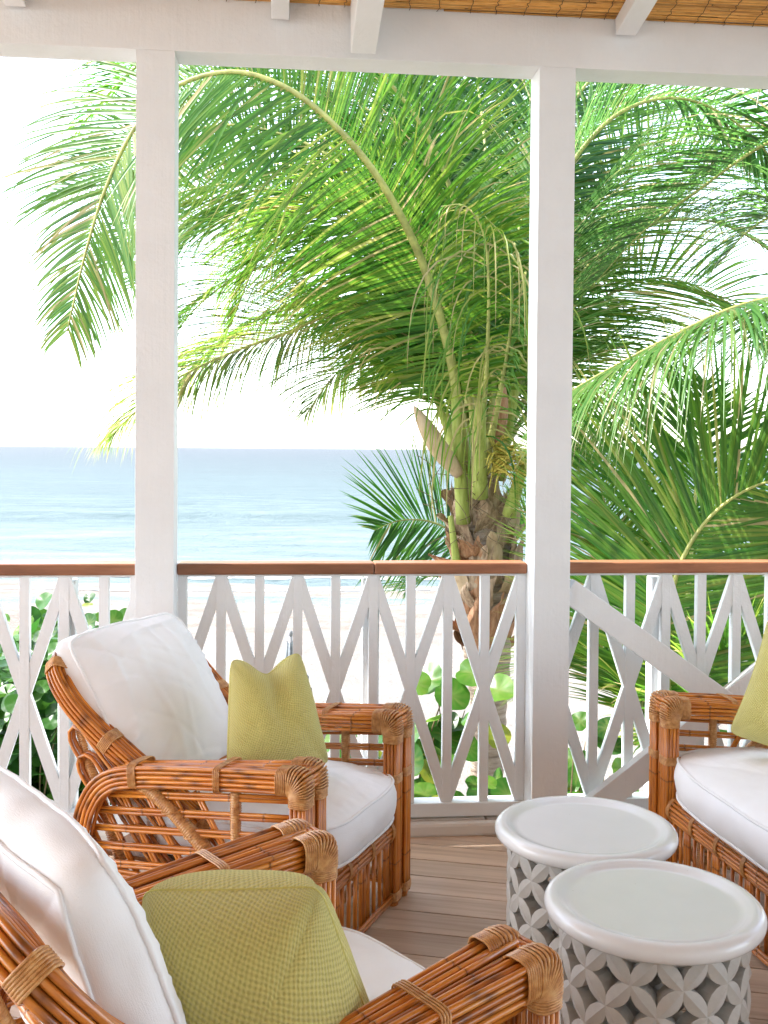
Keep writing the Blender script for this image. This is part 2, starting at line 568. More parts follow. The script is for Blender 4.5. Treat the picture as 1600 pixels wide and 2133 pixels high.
# deck: planks run at a slant, cut off along the kerb
deck = empty('deck')
tag(deck, kind='structure')
pd = Vector((1, -.215, 0)).normalized()
pn = Vector((-pd.y, pd.x, 0))
P0 = Vector((.1, 3.575, 0))
def clip_line(poly, a, b_, c):       # keep a*x+b*y<=c
    out = []
    for i in range(len(poly)):
        p, q = poly[i], poly[(i + 1) % len(poly)]
        dp, dq = a * p[0] + b_ * p[1] - c, a * q[0] + b_ * q[1] - c
        if dp <= 0: out.append(p)
        if dp * dq < 0:
            t = dp / (dp - dq)
            out.append((p[0] + (q[0] - p[0]) * t, p[1] + (q[1] - p[1]) * t))
    return out
for k in range(-46, 8):
    w = .1345
    lo, hi = k * w + .002, (k + 1) * w - .0025
    c = P0
    x0, x1 = -7.5, 6.5
    # butt joints now and then
    cuts = [x0] + sorted([random.uniform(-6, 6) if k % 2 else random.choice((-5.2, -4.2, 2.6, 3.8))]) + [x1]
    for a_, b_ in zip(cuts[:-1], cuts[1:]):
        poly = []
        for s_, t_ in ((a_ + .0015, lo), (b_ - .0015, lo), (b_ - .0015, hi), (a_ + .0015, hi)):
            q = c + pd * s_ + pn * t_
            poly.append((q.x, q.y))
        nrm = (-math.sin(FA), math.cos(FA))
        lim = nrm[1] * Z0 + .25
        poly = clip_line(poly, nrm[0], nrm[1], lim)
        if len(poly) < 3: continue
        # local frame along the plank so the grain follows it
        o0 = c + pd * a_ + pn * lo
        loc = [((Vector((p[0], p[1], 0)) - o0).dot(pd), (Vector((p[0], p[1], 0)) - o0).dot(pn)) for p in poly]
        n_ = len(loc)
        h = random.uniform(-.0008, .0008)
        v = [(x, y, h) for x, y in loc] + [(x, y, -.03) for x, y in loc]
        f = [tuple(range(n_)), tuple(range(2 * n_ - 1, n_ - 1, -1))] + [(i, i + n_, (i + 1) % n_ + n_, (i + 1) % n_) for i in range(n_)]
        mb = MB().add(v, f)
        o = mb.build('plank', MT['plank'], deck, smooth=False, bevel=.0015)
        o.location = o0
        o.rotation_euler = (0, 0, math.atan2(pd.y, pd.x))
solid_box('joist_bed', (-.5, .2, -.09), (14, 6.6, .05), m_simple('dark_joist', (.03, .02, .015)), deck, rz=math.atan2(pd.y, pd.x) * 0)

# kerb under the railing
kerb = empty('kerb')
tag(kerb, kind='structure')
x = -3.6
while x < 4.6:
    w_ = random.uniform(.28, .46)
    c = fac(x + w_ / 2, .037, .195)
    solid_box('flagstone', c, (w_ / math.cos(FA) - .006, .16, .026 + random.uniform(0, .002)), MT['kerb'], kerb, rz=FA, bevel=.005)
    x += w_
x = -3.6
for w_ in (2.9, 2.05, 3.3):
    c = fac(x + w_ / 2, .022, .092)
    b = MB().box((0, 0, 0), (w_ / math.cos(FA) - .003, .04, .052))
    o = b.build('kerb_board', m_simple('limed_edge_board', (.76, .72, .66), .6, 0) if x < -3 else bpy.data.materials['limed_edge_board'], kerb, smooth=False, bevel=.012)
    o.location = c
    o.rotation_euler = (0, 0, FA)
    x += w_
foot = solid_box('plinth_wall', fac(.5, -.62, .24), (9.0, .12, 1.25), MT['paint'], None, rz=FA)
tag(foot, 'low white plinth wall carrying the porch deck edge', 'wall')

# posts, beam, rafters, roof
PW = .1313
posts = {}
for X, lab in ((-.8573, 'square white porch post behind the rear rattan armchair'), (.5402, 'square white porch post beside the diagonal cross brace')):
    o = solid_box('porch_post', fac(X + PW / 2, 2.7678 / 2, PW / 2), (PW, PW, 2.7678), MT['paint'], None, rz=FA, bevel=.0015)
    tag(o, lab, 'post', 'square white porch posts')
for X, lab in ((-2.25, 'white porch post at the far end of the porch'), (2.0, 'white porch post past the sofa')):
    o = solid_box('porch_post', fac(X + PW / 2, 2.7678 / 2, PW / 2), (PW, PW, 2.7678), MT['paint'], None, rz=FA, bevel=.0015)
    tag(o, lab, 'post', 'square white porch posts')
o = solid_box('header_beam', fac(-.2, 2.768 + .13, PW / 2), (9, PW, .26), MT['paint'], None, rz=FA, bevel=.0015)
tag(o, 'wide white header beam across the top of the posts', 'beam')
RS = .158    # the ceiling climbs towards the house
RA = math.atan(RS)
def rafter(X, w, d, ztop, lab):
    L = 5.2
    mb = MB().box((0, 0, 0), (w, L, d))
    o = mb.build('rafter', MT['paint'], None, smooth=False, bevel=.003)
    q = Matrix.Rotation(FA, 4, 'Z') @ Matrix.Rotation(-RA, 4, 'X')
    e = fac(X, ztop, -.002)
    back = q @ Vector((0, -1, 0))
    dn = q @ Vector((0, 0, -1))
    o.matrix_world = Matrix.Translation(e + back * (L / 2 + d * .09) + dn * (d / 2)) @ q
    tag(o, lab, 'rafter', 'white ceiling rafters')
zc = 2.943
rafter(-.370, .062, .062, zc, 'slim white rafter meeting the beam nearest the post behind the armchair')
rafter(-.087, .086, .180, zc, 'deepest white rafter, hanging lowest on the beam')
rafter(.845, .075, .060, zc, 'slim white rafter above the post with the cross brace')
for X, lb in ((-1.25, 'slim white rafter above the sea grape bush side, past the picture edge'), (1.75, 'slim white rafter above the long sofa, past the picture edge')):
    rafter(X, .07, .06, zc, lb)
# reed mat: every reed and tie is geometry, joined
mb = MB()
q = Matrix.Rotation(FA, 4, 'Z') @ Matrix.Rotation(-RA, 4, 'X')
e0 = fac(0, zc + .004, -.003)
ex, ey, ez = (q @ Vector((1, 0, 0))), (q @ Vector((0, -1, 0))), (q @ Vector((0, 0, 1)))
k = 0
yy = 0.0
while yy < 4.8:
    rr = random.uniform(.0028, .0048)
    yy += rr
    xx = -4.0
    while xx < 4.5:
        ln = random.uniform(.25, 1.6) if yy < 1.2 else 8.5
        zz = random.uniform(0, .004)
        a, b_ = xx, min(xx + ln, 4.5)
        n_ = 5 if yy < 1.2 else 2
        pts = [e0 + ex * (a + (b_ - a) * i / (n_ - 1)) + ey * (yy + random.uniform(-.0015, .0015)) + ez * (zz + random.uniform(-.0015, .0015)) for i in range(n_)]
        mb.tube(pts, rr, 5, tint=random.random())
        xx = b_ + random.uniform(.0, .012)
    yy += rr * .9
    k += 1
mat_o = mb.build('reed_ceiling', MT['reed'])
tag(mat_o, 'ceiling lined with golden bamboo reeds laid in rows above the rafters', 'ceiling')
mb = MB()
xx = -3.9
while xx < 4.4:
    j = 0.0
    pts = []
    while j < 1.6:
        pts.append(e0 + ex * (xx + random.uniform(-.006, .006)) + ey * j + ez * (-.005 - .003 * (len(pts) % 2)))
        j += .012
    mb.tube(pts, .0013, 4)
    xx += random.uniform(.085, .12)
mb.build('twine', MT['cord'], mat_o)
roof = MB().box((0, 0, 0), (12, 6.2, .08)).build('roof', m_simple('roof_board', (.30, .22, .14), .8), None, smooth=False)
roof.matrix_world = Matrix.Translation(fac(0, zc, 0) + ey * 2.78 + ez * .062) @ q
tag(roof, kind='structure')

hw_ = solid_box('house_wall', fac(0, 1.6, -5.6), (12, .2, 3.6), MT['paint'], None, rz=FA, bevel=.004)  # unseen wall of the house, added to cut the light from behind
tag(hw_, kind='structure')

# ------------------------------------------------------------------ balustrade
def bar(mb, a, b_, w, d, off=0):
    """board from a to b in the facade plane: w wide, d deep"""
    a, b_ = Vector(a), Vector(b_)
    t = (b_ - a)
    L = t.length
    t.normalize()
    nrm = Vector((-math.sin(FA), math.cos(FA), 0))
    s = t.cross(nrm).normalized()
    m = Matrix((s, nrm, t)).transposed()
    mb.box((a + b_) / 2 + nrm * off, (w, d, L), m)
PER = .2742
PK = -.0225
def bay(Xa, Xb, lab, joints=(), newels=(), extra=0):
    root = empty('balustrade', fac((Xa + Xb) / 2, 0, .14))
    tag(root, lab, 'railing', 'white criss-cross balustrade sections')
    inv = Matrix.Translation(-root.location)
    def put(mb, name, m, **k):
        o = mb.build(name, m, root, smooth=False, **k)
        o.matrix_local = inv
        return o
    cuts = [Xa] + list(joints) + [Xb]
    for a, b_ in zip(cuts[:-1], cuts[1:]):
        mb = MB()
        bar(mb, fac(a + .0008, .976, .148), fac(b_ - .0008, .976, .148), .041, .096)
        put(mb, 'handrail', MT['handrail'], bevel=.006)
    mb = MB(); bar(mb, fac(Xa, .9505, .150), fac(Xb, .9505, .150), .008, .062)
    put(mb, 'sub_rail', MT['paint'], bevel=.002)
    mb = MB(); bar(mb, fac(Xa, .0835, .148), fac(Xb, .0835, .148), .051, .074)
    put(mb, 'bottom_rail', MT['paint'], bevel=.003)
    zt, zb = .9465, .109
    k0 = math.ceil((Xa - PK) / (PER / 2) - .2)
    k1 = math.floor((Xb - PK) / (PER / 2) + .2)
    for k in range(k0, k1 + 1):
        X = PK + k * PER / 2
        if X - .016 < Xa: X = Xa + .017
        if X + .016 > Xb: X = Xb - .017
        mb = MB(); bar(mb, fac(X, zb, .1385), fac(X, zt, .1385), .034, .033)
        put(mb, 'baluster', MT['paint'], bevel=.0015)
    kk = math.floor((Xa - PK) / PER) - 1
    while PK + kk * PER < Xb:
        xa, xb = PK + kk * PER, PK + (kk + 1) * PER
        for s_, (p, r_) in enumerate((((xa, zt), (xb, zb)), ((xa, zb), (xb, zt)))):
            # clip to the bay
            (x0, z0), (x1, z1) = p, r_
            lo, hi = max(x0, Xa), min(x1, Xb)
            if hi - lo < .03: continue
            f = lambda x_: z0 + (z1 - z0) * (x_ - x0) / (x1 - x0)
            mb = MB(); bar(mb, fac(lo, f(lo), .1385), fac(hi, f(hi), .1385), .040, .033 - .004 * (1 + s_))
            put(mb, 'diagonal_slat', MT['paint'], bevel=.0015)
        kk += 1
    for X in newels:
        mb = MB(); bar(mb, fac(X, -.3, .19), fac(X, .932, .19), .062, .062)
        put(mb, 'newel_post', MT['paint'], bevel=.003)
    return root
bay(-2.25 + PW, -.8573, 'white criss-cross railing section in front of the dense sea grape bush', (), (-1.118, -1.9))
bay(-.8573 + PW, .5402, 'white criss-cross railing section between the two tall porch posts', (-.0225,), (-.0285,))
bay(.5402 + PW, 2.0, 'white criss-cross railing section crossed by the diagonal brace boards', (), (1.063,))
# the wide cross brace standing inside the railing
br = empty('cross_brace', fac(1.25, 0, .05))
tag(br, 'wide white boards crossing diagonally in front of the railing by the sofa', 'brace')
for s_, (p, q_) in enumerate((((.672, .905), (2.0, -.068 + .03)), ((.672, .02), (2.0, 1.055 - .02)))):
    mb = MB()
    bar(mb, fac(p[0], p[1], .046 + .03 * s_ * 0), fac(q_[0], q_[1], .046), .088, .052 - .008 * s_)
    o = mb.build('brace_board', MT['paint'], br, smooth=False, bevel=.003)
    o.matrix_local = Matrix.Translation(-br.location)

# ------------------------------------------------------------------ rattan furniture
CR = .0058
_cane_cache = {}
def cane_mesh(L, r):
    key = (round(L / .04), round(r, 4))
    if key not in _cane_cache:
        L_ = max(key[0], 1) * .04
        zs, rs, nd = [0], [r], [0]
        z = random.uniform(.04, .2)
        while z < L_ - .02:
            for dz, k, n_ in ((-.006, 1, 0), (-.0012, 1.05, .4), (0, 1.09, 1), (.0012, 1.03, .4), (.006, .99, 0)):
                zs.append(z + dz); rs.append(r * k); nd.append(n_)
            z += random.uniform(.12, .24)
        zs.append(L_); rs.append(r); nd.append(0)
        path = [(random.uniform(-.0006, .0006), random.uniform(-.0006, .0006), q_) for q_ in zs]
        mb = MB()
        v, f = tube_geo(path, rs, 8)
        mb.add(v, f, node=np.repeat(nd, 8), along=np.repeat(zs, 8), ring=np.tile(np.abs(np.arange(8) - 4) / 4., len(zs)))
        _cane_cache[key] = (mb.mesh('cane', MT['cane']), L_)
    return _cane_cache[key]
def cane(parent, p, q_, r=CR):
    p, q_ = Vector(p), Vector(q_)
    d = q_ - p
    me, L_ = cane_mesh(d.length, r)
    m = Matrix.Translation(p) @ d.to_track_quat('Z', 'Y').to_matrix().to_4x4() @ Matrix.Rotation(random.uniform(0, 6.28), 4, 'Z') @ Matrix.Diagonal((1, 1, d.length / L_, 1))
    return link('cane', me, parent, m)
def cane_path(parent, pts, r=CR):
    L = np.concatenate([[0], np.cumsum(np.linalg.norm(np.diff(pts, axis=0), axis=1))])
    n_ = len(pts)
    rs = np.full(n_, r)
    nd = np.zeros(n_)
    z = random.uniform(.05, .2)
    while z < L[-1]:
        i = int(np.argmin(abs(L - z)))
        rs[i] *= 1.08; nd[i] = .8
        z += random.uniform(.13, .24)
    mb = MB()
    v, f = tube_geo(pts, rs, 7)
    mb.add(v, f, node=np.repeat(nd, 7), along=np.repeat(L, 7), ring=np.tile(np.abs(np.arange(7) - 3.5) / 3.5, n_))
    return mb.build('cane', MT['cane'], parent)
def wrap_pole(mb, pts, r, pitch=.0066, sr=.0030):
    """a pole wound tightly with binding"""
    P = np.asarray(pts)
    L = np.concatenate([[0], np.cumsum(np.linalg.norm(np.diff(P, axis=0), axis=1))])
    n_ = max(5, int(L[-1] / pitch * 4))
    s = np.linspace(0, L[-1], n_)
    Q = np.stack([np.interp(s, L, P[:, i]) for i in range(3)], 1)
    rr = r - sr * .4 + sr * .9 * np.abs(np.sin(np.pi * s / pitch))
    rr *= 1 + .05 * np.sin(s * 37)
    v, f = tube_geo(Q, rr, 10)
    mb.add(v, f)
def loop_pts(c, u, v, a, b_, n=18, p=3.2):
    """superellipse loop with centre c, axes u and v, half sizes a and b"""
    out = []
    for i in range(n):
        t = 2 * math.pi * i / n
        cs, sn = math.cos(t), math.sin(t)
        x_ = math.copysign(abs(cs) ** (2 / p), cs) * a
        y_ = math.copysign(abs(sn) ** (2 / p), sn) * b_
        out.append(tuple(Vector(c) + Vector(u) * x_ + Vector(v) * y_))
    return out
def band(mb, c, axis, u, a, b_, turns, pitch=.0045, sr=.0025, p=3.2):
    """turns of binding round a bundle"""
    axis, u = Vector(axis).normalized(), Vector(u).normalized()
    v = axis.cross(u)
    for i in range(turns):
        o = (i - (turns - 1) / 2) * pitch
        cc = Vector(c) + axis * o
        g = random.uniform(0, .0006)
        mb.tube(loop_pts(cc, u, v, a + g, b_ + g, p=p), sr, 5, closed=True)

def arm_z(y):
    return .600 - .085 * y - .12 * max(0, y - .45) ** 2 * 2
PROF = [(.0, .594), (.2, .579), (.4, .561), (.52, .547), (.60, .527), (.655, .49), (.69, .44), (.712, .38), (.745, .22), (.775, .02)]
def offset_prof(k):
    P = spline([(0, y, z) for y, z in PROF], 44)[:, 1:]
    T = np.gradient(P, axis=0)
    T /= np.linalg.norm(T, axis=1)[:, None]
    Nn = np.stack([T[:, 1], -T[:, 0]], 1)        # towards the inside of the bend
    return P + Nn * k

def rattan_seat(root, W):
    hw = W / 2
    for s in (-1, 1):
        # --- armrest
        ms = []
        for xc in (hw - .026, hw - .110):
            wx = .031 if xc > hw - .05 else .0285
            m = MB()
            for i in range(6):
                y = .056 + i * .0048
                z = arm_z(y)
                m.tube(loop_pts((s * xc, y, z - .029), (1, 0, 0), (0, 0, 1), wx, .0345), .0025, 5, closed=True)
            for i in range(13):
                ph = i / 12 * math.pi / 2
                cdir = Vector((0, -math.sin(ph), math.cos(ph)))
                ext = (.071 ** -4 * abs(math.cos(ph)) ** 4 + .056 ** -4 * abs(math.sin(ph)) ** 4) ** -.25
                c = Vector((s * xc, .050, .531)) + cdir * (ext / 2)
                m.tube(loop_pts(c, (1, 0, 0), cdir, wx, ext / 2 + .001), .0026, 5, closed=True)
            for i in range(5):
                z = .527 - i * .0048
                m.tube(loop_pts((s * xc, .022, z), (1, 0, 0), (0, 1, 0), wx - .001, .0275), .0025, 5, closed=True)
            ms.append(m)
        m = MB()
        for i in range(4):
            y = .245 + i * .0055
            m.tube(loop_pts((s * (hw - .055), y, arm_z(y) - .029), (1, 0, 0), (0, 0, 1), .060, .0335, p=7), .002, 5, closed=True)
        ms.append(m)
        m = MB()
        for i in range(6):
            y = .505 + i * .0045
            m.tube(loop_pts((s * (hw - .048), y, arm_z(y) - .030), (1, 0, 0), (0, .1, .99), .050, .035, p=5), .0023, 5, closed=True)
        ms.append(m)
        m = MB()
        P = offset_prof(.026)
        for i in range(7):
            c = P[31] + (P[32] - P[31]) * (i / 3.0)
            tt = P[33] - P[31]; tt = tt / np.linalg.norm(tt)
            m.tube(loop_pts((s * (hw - .022), c[0], c[1]), (1, 0, 0), (0, -tt[1], tt[0]), .026, .034, p=4), .0023, 5, closed=True)
        ms.append(m)
        m = ms[0]
        arm = m.build('armrest', MT['wrap'], root)
        for m in ms[1:]:
            m.build('binding', MT['wrap'], arm)
        # top canes fan out towards the front
        nt_ = 8
        for i in range(nt_):
            xf = hw - CR - i * .0172
            xr = hw - CR - i * .0118
            z_off = -CR - (i % 2) * .0022
            if i < 3:
                P = offset_prof(CR + (i % 2) * .002)
                pts = [(s * (xf + (xr - xf) * min(1, p[0] / .5) + 0), p[0], p[1] + .006) for p in P]
                pts = np.array([q_ for q_ in pts if q_[1] > .03])
                cane_path(arm, pts)
            else:
                cane(arm, (s * xf, .03, arm_z(.03) + z_off), (s * xr, .57, arm_z(.57) + z_off - .004))
        # outer wall of the arm bends down to become the rear leg
        for j in range(1, 5):
            for xo in ((0, 2) if j in (4,) else (0,)):
                P = offset_prof(CR + j * .0122)
                pts = np.array([(s * (hw - CR - xo * .012 - .0012 * (j % 2)), p[0], p[1] + .006) for p in P])
                pts = np.array([q_ for q_ in pts if q_[1] > .04])
                cane_path(arm, pts)
        # inner wall
        for j in range(1, 5):
            xf, xr = hw - .122 - CR, hw - .0118 * 7 - CR
            cane(arm, (s * xf, .04, arm_z(.04) - CR - j * .0122), (s * xr, .56, arm_z(.56) - CR - j * .0122))
        # second layer, seen between the spread canes
        for i in range(4):
            cane(arm, (s * (hw - .03 - i * .022), .04, arm_z(.04) - .022), (s * (hw - .02 - i * .017), .57, arm_z(.57) - .022))
        # short canes across the front end
        for j in range(3):
            cane(arm, (s * (hw - .125), .008 + j * .0125, .588 - j * .0005), (s * (hw - .008), .008 + j * .0125, .588 - j * .0005))
        for j in range(3):
            cane(arm, (s * (hw - .125), .004, .575 - j * .012), (s * (hw - .008), .004, .575 - j * .012))
        # --- front leg: three bundles of upright canes
        ms = []
        for z0_ in (.02, .385):
            for xc, a in ((hw - .026, .0275), (hw - .110, .0275)):
                m = MB()
                band(m, (s * xc, .024, z0_ + .012), (0, 0, 1), (1, 0, 0), a, .0265, 6, p=5)
                ms.append(m)
        leg = ms[0].build('front_leg', MT['wrap'], root)
        for m in ms[1:]:
            m.build('binding', MT['wrap'], leg)
        for xc in (hw - .03, hw - .108):
            MB().tube([(s * xc, .022, 0), (s * xc, .022, .03)], [.021, .025], 12).build('foot_cap', MT['cane'], leg)
        for xc, n_ in ((hw - .026, 4), (hw - .110, 4)):
            for i in range(4):
                for j in range(4):
                    if 0 < i < 3 and 0 < j < 3: continue
                    cane(leg, (s * (xc + (i - 1.5) * .0122), .005 + j * .0118, .01), (s * (xc + (i - 1.5) * .0122), .005 + j * .0118, .575))
        for i in range(3):
            cane(leg, (s * (hw - .068 + (i - 1) * .0125), .016, .03), (s * (hw - .068 + (i - 1) * .0125), .016, .575))
        # --- side frame: rails, lattice, supports
        m = MB()
        xs = s * (hw - .034)
        P_d = spline([(xs, .17, .235), (xs, .30, .345), (xs, .42, .445), (xs, .52, .515)], 20)
        wrap_pole(m, P_d, .0185)
        # a finer strand wound back over the diagonal
        T_ = P_d[-1] - P_d[0]
        sp_ = []
        for i in range(120):
            t = i / 119
            c = P_d[min(19, int(t * 19))] * (1 - (t * 19) % 1) + P_d[min(19, int(t * 19) + 1)] * ((t * 19) % 1)
            a = t * 2 * math.pi * 5
            sp_.append(c + np.array([math.cos(a) * .0215, 0, 0]) + np.array([0, -.65, .76]) * math.sin(a) * .0215)
        m.tube(sp_, .0022, 5)
        side = m.build('side_frame', MT['wrap'], root)
        for pp, rr in (([(xs, .215, .25), (xs, .215, .515)], .0135), ([(s * (hw - .1), .30, .02), (s * (hw - .1), .30, .24)], .015), ([(s * (hw - .03), .04, .06), (s * (hw - .03), .72, .06)], .012)):
            m = MB()
            wrap_pole(m, pp, rr)
            m.build('wound_pole', MT['wrap'], side)
        P = offset_prof(.042)
        for j in range(5):
            dz = .084 + j * .050
            yend = float(np.interp(-(arm_z(.55) - dz), -P[:, 1], P[:, 0])) if j else .615
            for dd in (-.0056, .0056):
                cane(side, (xs, .045, arm_z(0) - dz + dd), (xs, yend, arm_z(.6) - dz + dd), .0054)
        for dd in (0, .0115, .023):
            cane(side, (xs, .04, .235 + dd), (xs, .73, .225 + dd))
        for dd in (0, .0115):
            cane(side, (xs, .04, .032 + dd), (xs, .76, .032 + dd))
        # slanting lattice canes
        for i in range(6):
            y0_, z0_ = .185 + i * .085, .245
            L_ = .40
            dy, dz = .53, .85
            t = 0
            while t < L_:
                y, z = y0_ + dy * t, z0_ + dz * t
                lim = float(np.interp(-z, -P[:, 1], P[:, 0]))
                if y > lim or z > arm_z(y) - .075: break
                # stop at the wound diagonal
                t += .004
            # start above the diagonal line for the first ones
            t0 = 0
            if t - t0 > .06:
                for dd in (-.0055, .0055):
                    cane(side, (xs - s * .010, y0_ + dd, z0_), (xs - s * .010, y0_ + dd + dy * t, z0_ + dz * t), .0052)
        y = .10
        while y < .72:
            cane(side, (xs, y, .04), (xs, y, .235), .0055)
            y += .062
    # --- front seat rail
    m = MB()
    n_ = max(3, int(round((W - .26) / .165)))
    xs_ = [-(hw - .14) + (W - .28) * i / n_ for i in range(n_ + 1)]
    ms = []
    for x_ in xs_:
        m = MB()
        ms.append(m)
        ring = [(x_, .052 - .050 * math.sin(a) * 1.0, .236 + .046 * math.cos(a)) for a in np.linspace(-.2, math.pi + .2, 14)]
        for i in range(4):
            m.tube([(p[0] + (i - 1.5) * .0048, p[1], p[2]) for p in ring], .0026, 5)
    rail = ms[0].build('seat_rail', MT['wrap'], root)
    for m in ms[1:]:
        m.build('binding', MT['wrap'], rail)
    for a in np.linspace(-.05, math.pi * .92, 10):
        r_ = .043
        cane(rail, (-(hw - .09), .052 - r_ * math.sin(a), .236 + r_ * math.cos(a)), (hw - .09, .052 - r_ * math.sin(a), .236 + r_ * math.cos(a)), .0063)
    # --- under-rail spindles
    pl = [([(x_, .055, 0), (x_, .055, .2)], .0125) for x_ in np.linspace(-(hw - .26), hw - .26, max(2, int(W / .38)))]
    pl = [([(-hw + .08, .34, .13), (hw - .08, .34, .13)], .016)] + pl + [([(-hw + .08, .12, .06), (hw - .08, .12, .06)], .013), ([(-hw + .1, .12, .06), (0, .30, .20)], .013), ([(hw - .1, .12, .06), (0, .30, .20)], .013)]
    for i, (pp, rr) in enumerate(pl):
        m = MB()
        wrap_pole(m, pp, rr)
        if i == 0: sp = m.build('under_frame', MT['wrap'], root)
        else: m.build('wound_pole', MT['wrap'], sp)
    x_ = -(hw - .15)
    i = 0
    while x_ < hw - .14:
        if i % 4 == 2:
            for dx in (-.012, 0, .012):
                cane(sp, (x_ + dx, .022, .03), (x_ + dx, .022, .205), .0058)
        else:
            cane(sp, (x_, .024, .03), (x_, .024, .205), .0066)
        x_ += .046
        i += 1
    cane(sp, (-(hw - .05), .012, .036), (hw - .05, .012, .036), .0066)
    cane(sp, (-(hw - .05), .012, .023), (hw - .05, .012, .023), .0066)
    # --- seat deck
    seat = MB().box((0, .37, .262), (W - .20, .64, .012)).build('seat_panel', MT['wicker'], root, smooth=False)
    # --- backrest: a hoop of bundled canes
    half = [(hw - .105, .30, .338), (hw - .100, .42, .436), (hw - .090, .55, .520), (hw - .078, .66, .600), (hw - .070, .745, .672), (hw - .072, .800, .735), (hw - .095, .832, .778), (hw - .150, .845, .800), (hw - .26, .850, .808), (0, .852, .810)]
    full = [(-x_, y, z) for x_, y, z in half] + [(x_, y, z) for x_, y, z in reversed(half[:-1])]
    C = spline(full, 90)
    T = np.gradient(C, axis=0); T /= np.linalg.norm(T, axis=1)[:, None]
    N0 = np.array([0, -.62, .78])
    Nn = N0[None, :] - T * (T @ N0)[:, None]
    Nn /= np.linalg.norm(Nn, axis=1)[:, None]
    B = np.cross(T, Nn)
    ms = []
    for t in (.035, .215, .355, .645, .785, .965):
        k_ = int(t * 89)
        m = MB()
        for i in range(7):
            k2 = C[k_] + T[k_] * (i - 3) * .0047
            m.tube(loop_pts(k2, Nn[k_], B[k_], .029, .032, p=4), .0025, 5, closed=True)
        ms.append(m)
    back = ms[0].build('backrest', MT['wrap'], root)
    for m in ms[1:]:
        m.build('binding', MT['wrap'], back)
    for s in (-1, 1):
        pole = spline([(s * (hw - .105), .79, .69), (s * (hw - .10), .75, .575), (s * (hw - .095), .705, .46), (s * (hw - .09), .645, .33), (s * (hw - .09), .60, .2), (s * (hw - .09), .56, .0)], 30)
        m = MB()
        wrap_pole(m, pole, .0165)
        m.build('wound_pole', MT['wrap'], back)
    for a in range(5):
        for b_ in range(4):
            if 0 < a < 4 and 0 < b_ < 3: continue
            cane_path(back, C + Nn * ((b_ - 1.5) * .0125) + B * ((a - 2) * .0125))
    for s in (-1, 1):
        for (y0_, z0_), (y1, z1), (y2, z2) in (((.770, .625), (.735, .620), (.40, .31)), ((.735, .545), (.70, .548), (.42, .25)), ((.70, .455), (.665, .475), (.47, .25))):
            x_ = s * (hw - .078)
            yp = lambda z_: float(np.interp(z_, [.33, .46, .575, .69], [.645, .705, .75, .79]))
            pts = spline([(x_, yp(z0_ - .10) - .004, z0_ - .10), (x_, yp(z0_ - .04) + .012, z0_ - .045), (x_, yp(z0_) - .004, z0_ - .006), (x_, y1 - .008, z1 - .006), (x_, y1 * .7 + y2 * .3, z1 * .7 + z2 * .3), (x_, y2, z2)], 26)
            cane_path(back, pts, .0062)
            cane_path(back, pts + np.array([s * .012, .004, -.004]), .0055)
    for i in range(6):
        t = i / 5
        y, z = .46 + .33 * t, .385 + .27 * t
        cane(back, (-(hw - .10), y, z), (hw - .10, y, z))

CHA = (Vector((-.0487, 2.9471, 0)), 1.1879)
CHB = (Vector((.0607, 1.9827, 0)), 2.2278)
WSOFA = 1.52
th_c = -1.3844
CHC = (Vector((.9036 + math.cos(th_c) * WSOFA / 2, 3.5194 + math.sin(th_c) * WSOFA / 2, 0)), th_c)
chair = empty('rattan_armchair', CHA[0], CHA[1])
tag(chair, 'orange brown rattan armchair standing against the railing by the post', 'armchair', 'rattan armchairs facing the drum tables')
rattan_seat(chair, .77)
chair2 = copy_tree(chair)
chair2.location, chair2.rotation_euler = CHB[0], (0, 0, CHB[1])
tag(chair2, 'orange brown rattan armchair nearest the camera, cut off by the picture edge')
sofa = empty('rattan_sofa', CHC[0], CHC[1])
tag(sofa, 'long rattan sofa with white seat beside the drum tables and cross brace', 'sofa')
rattan_seat(sofa, WSOFA)

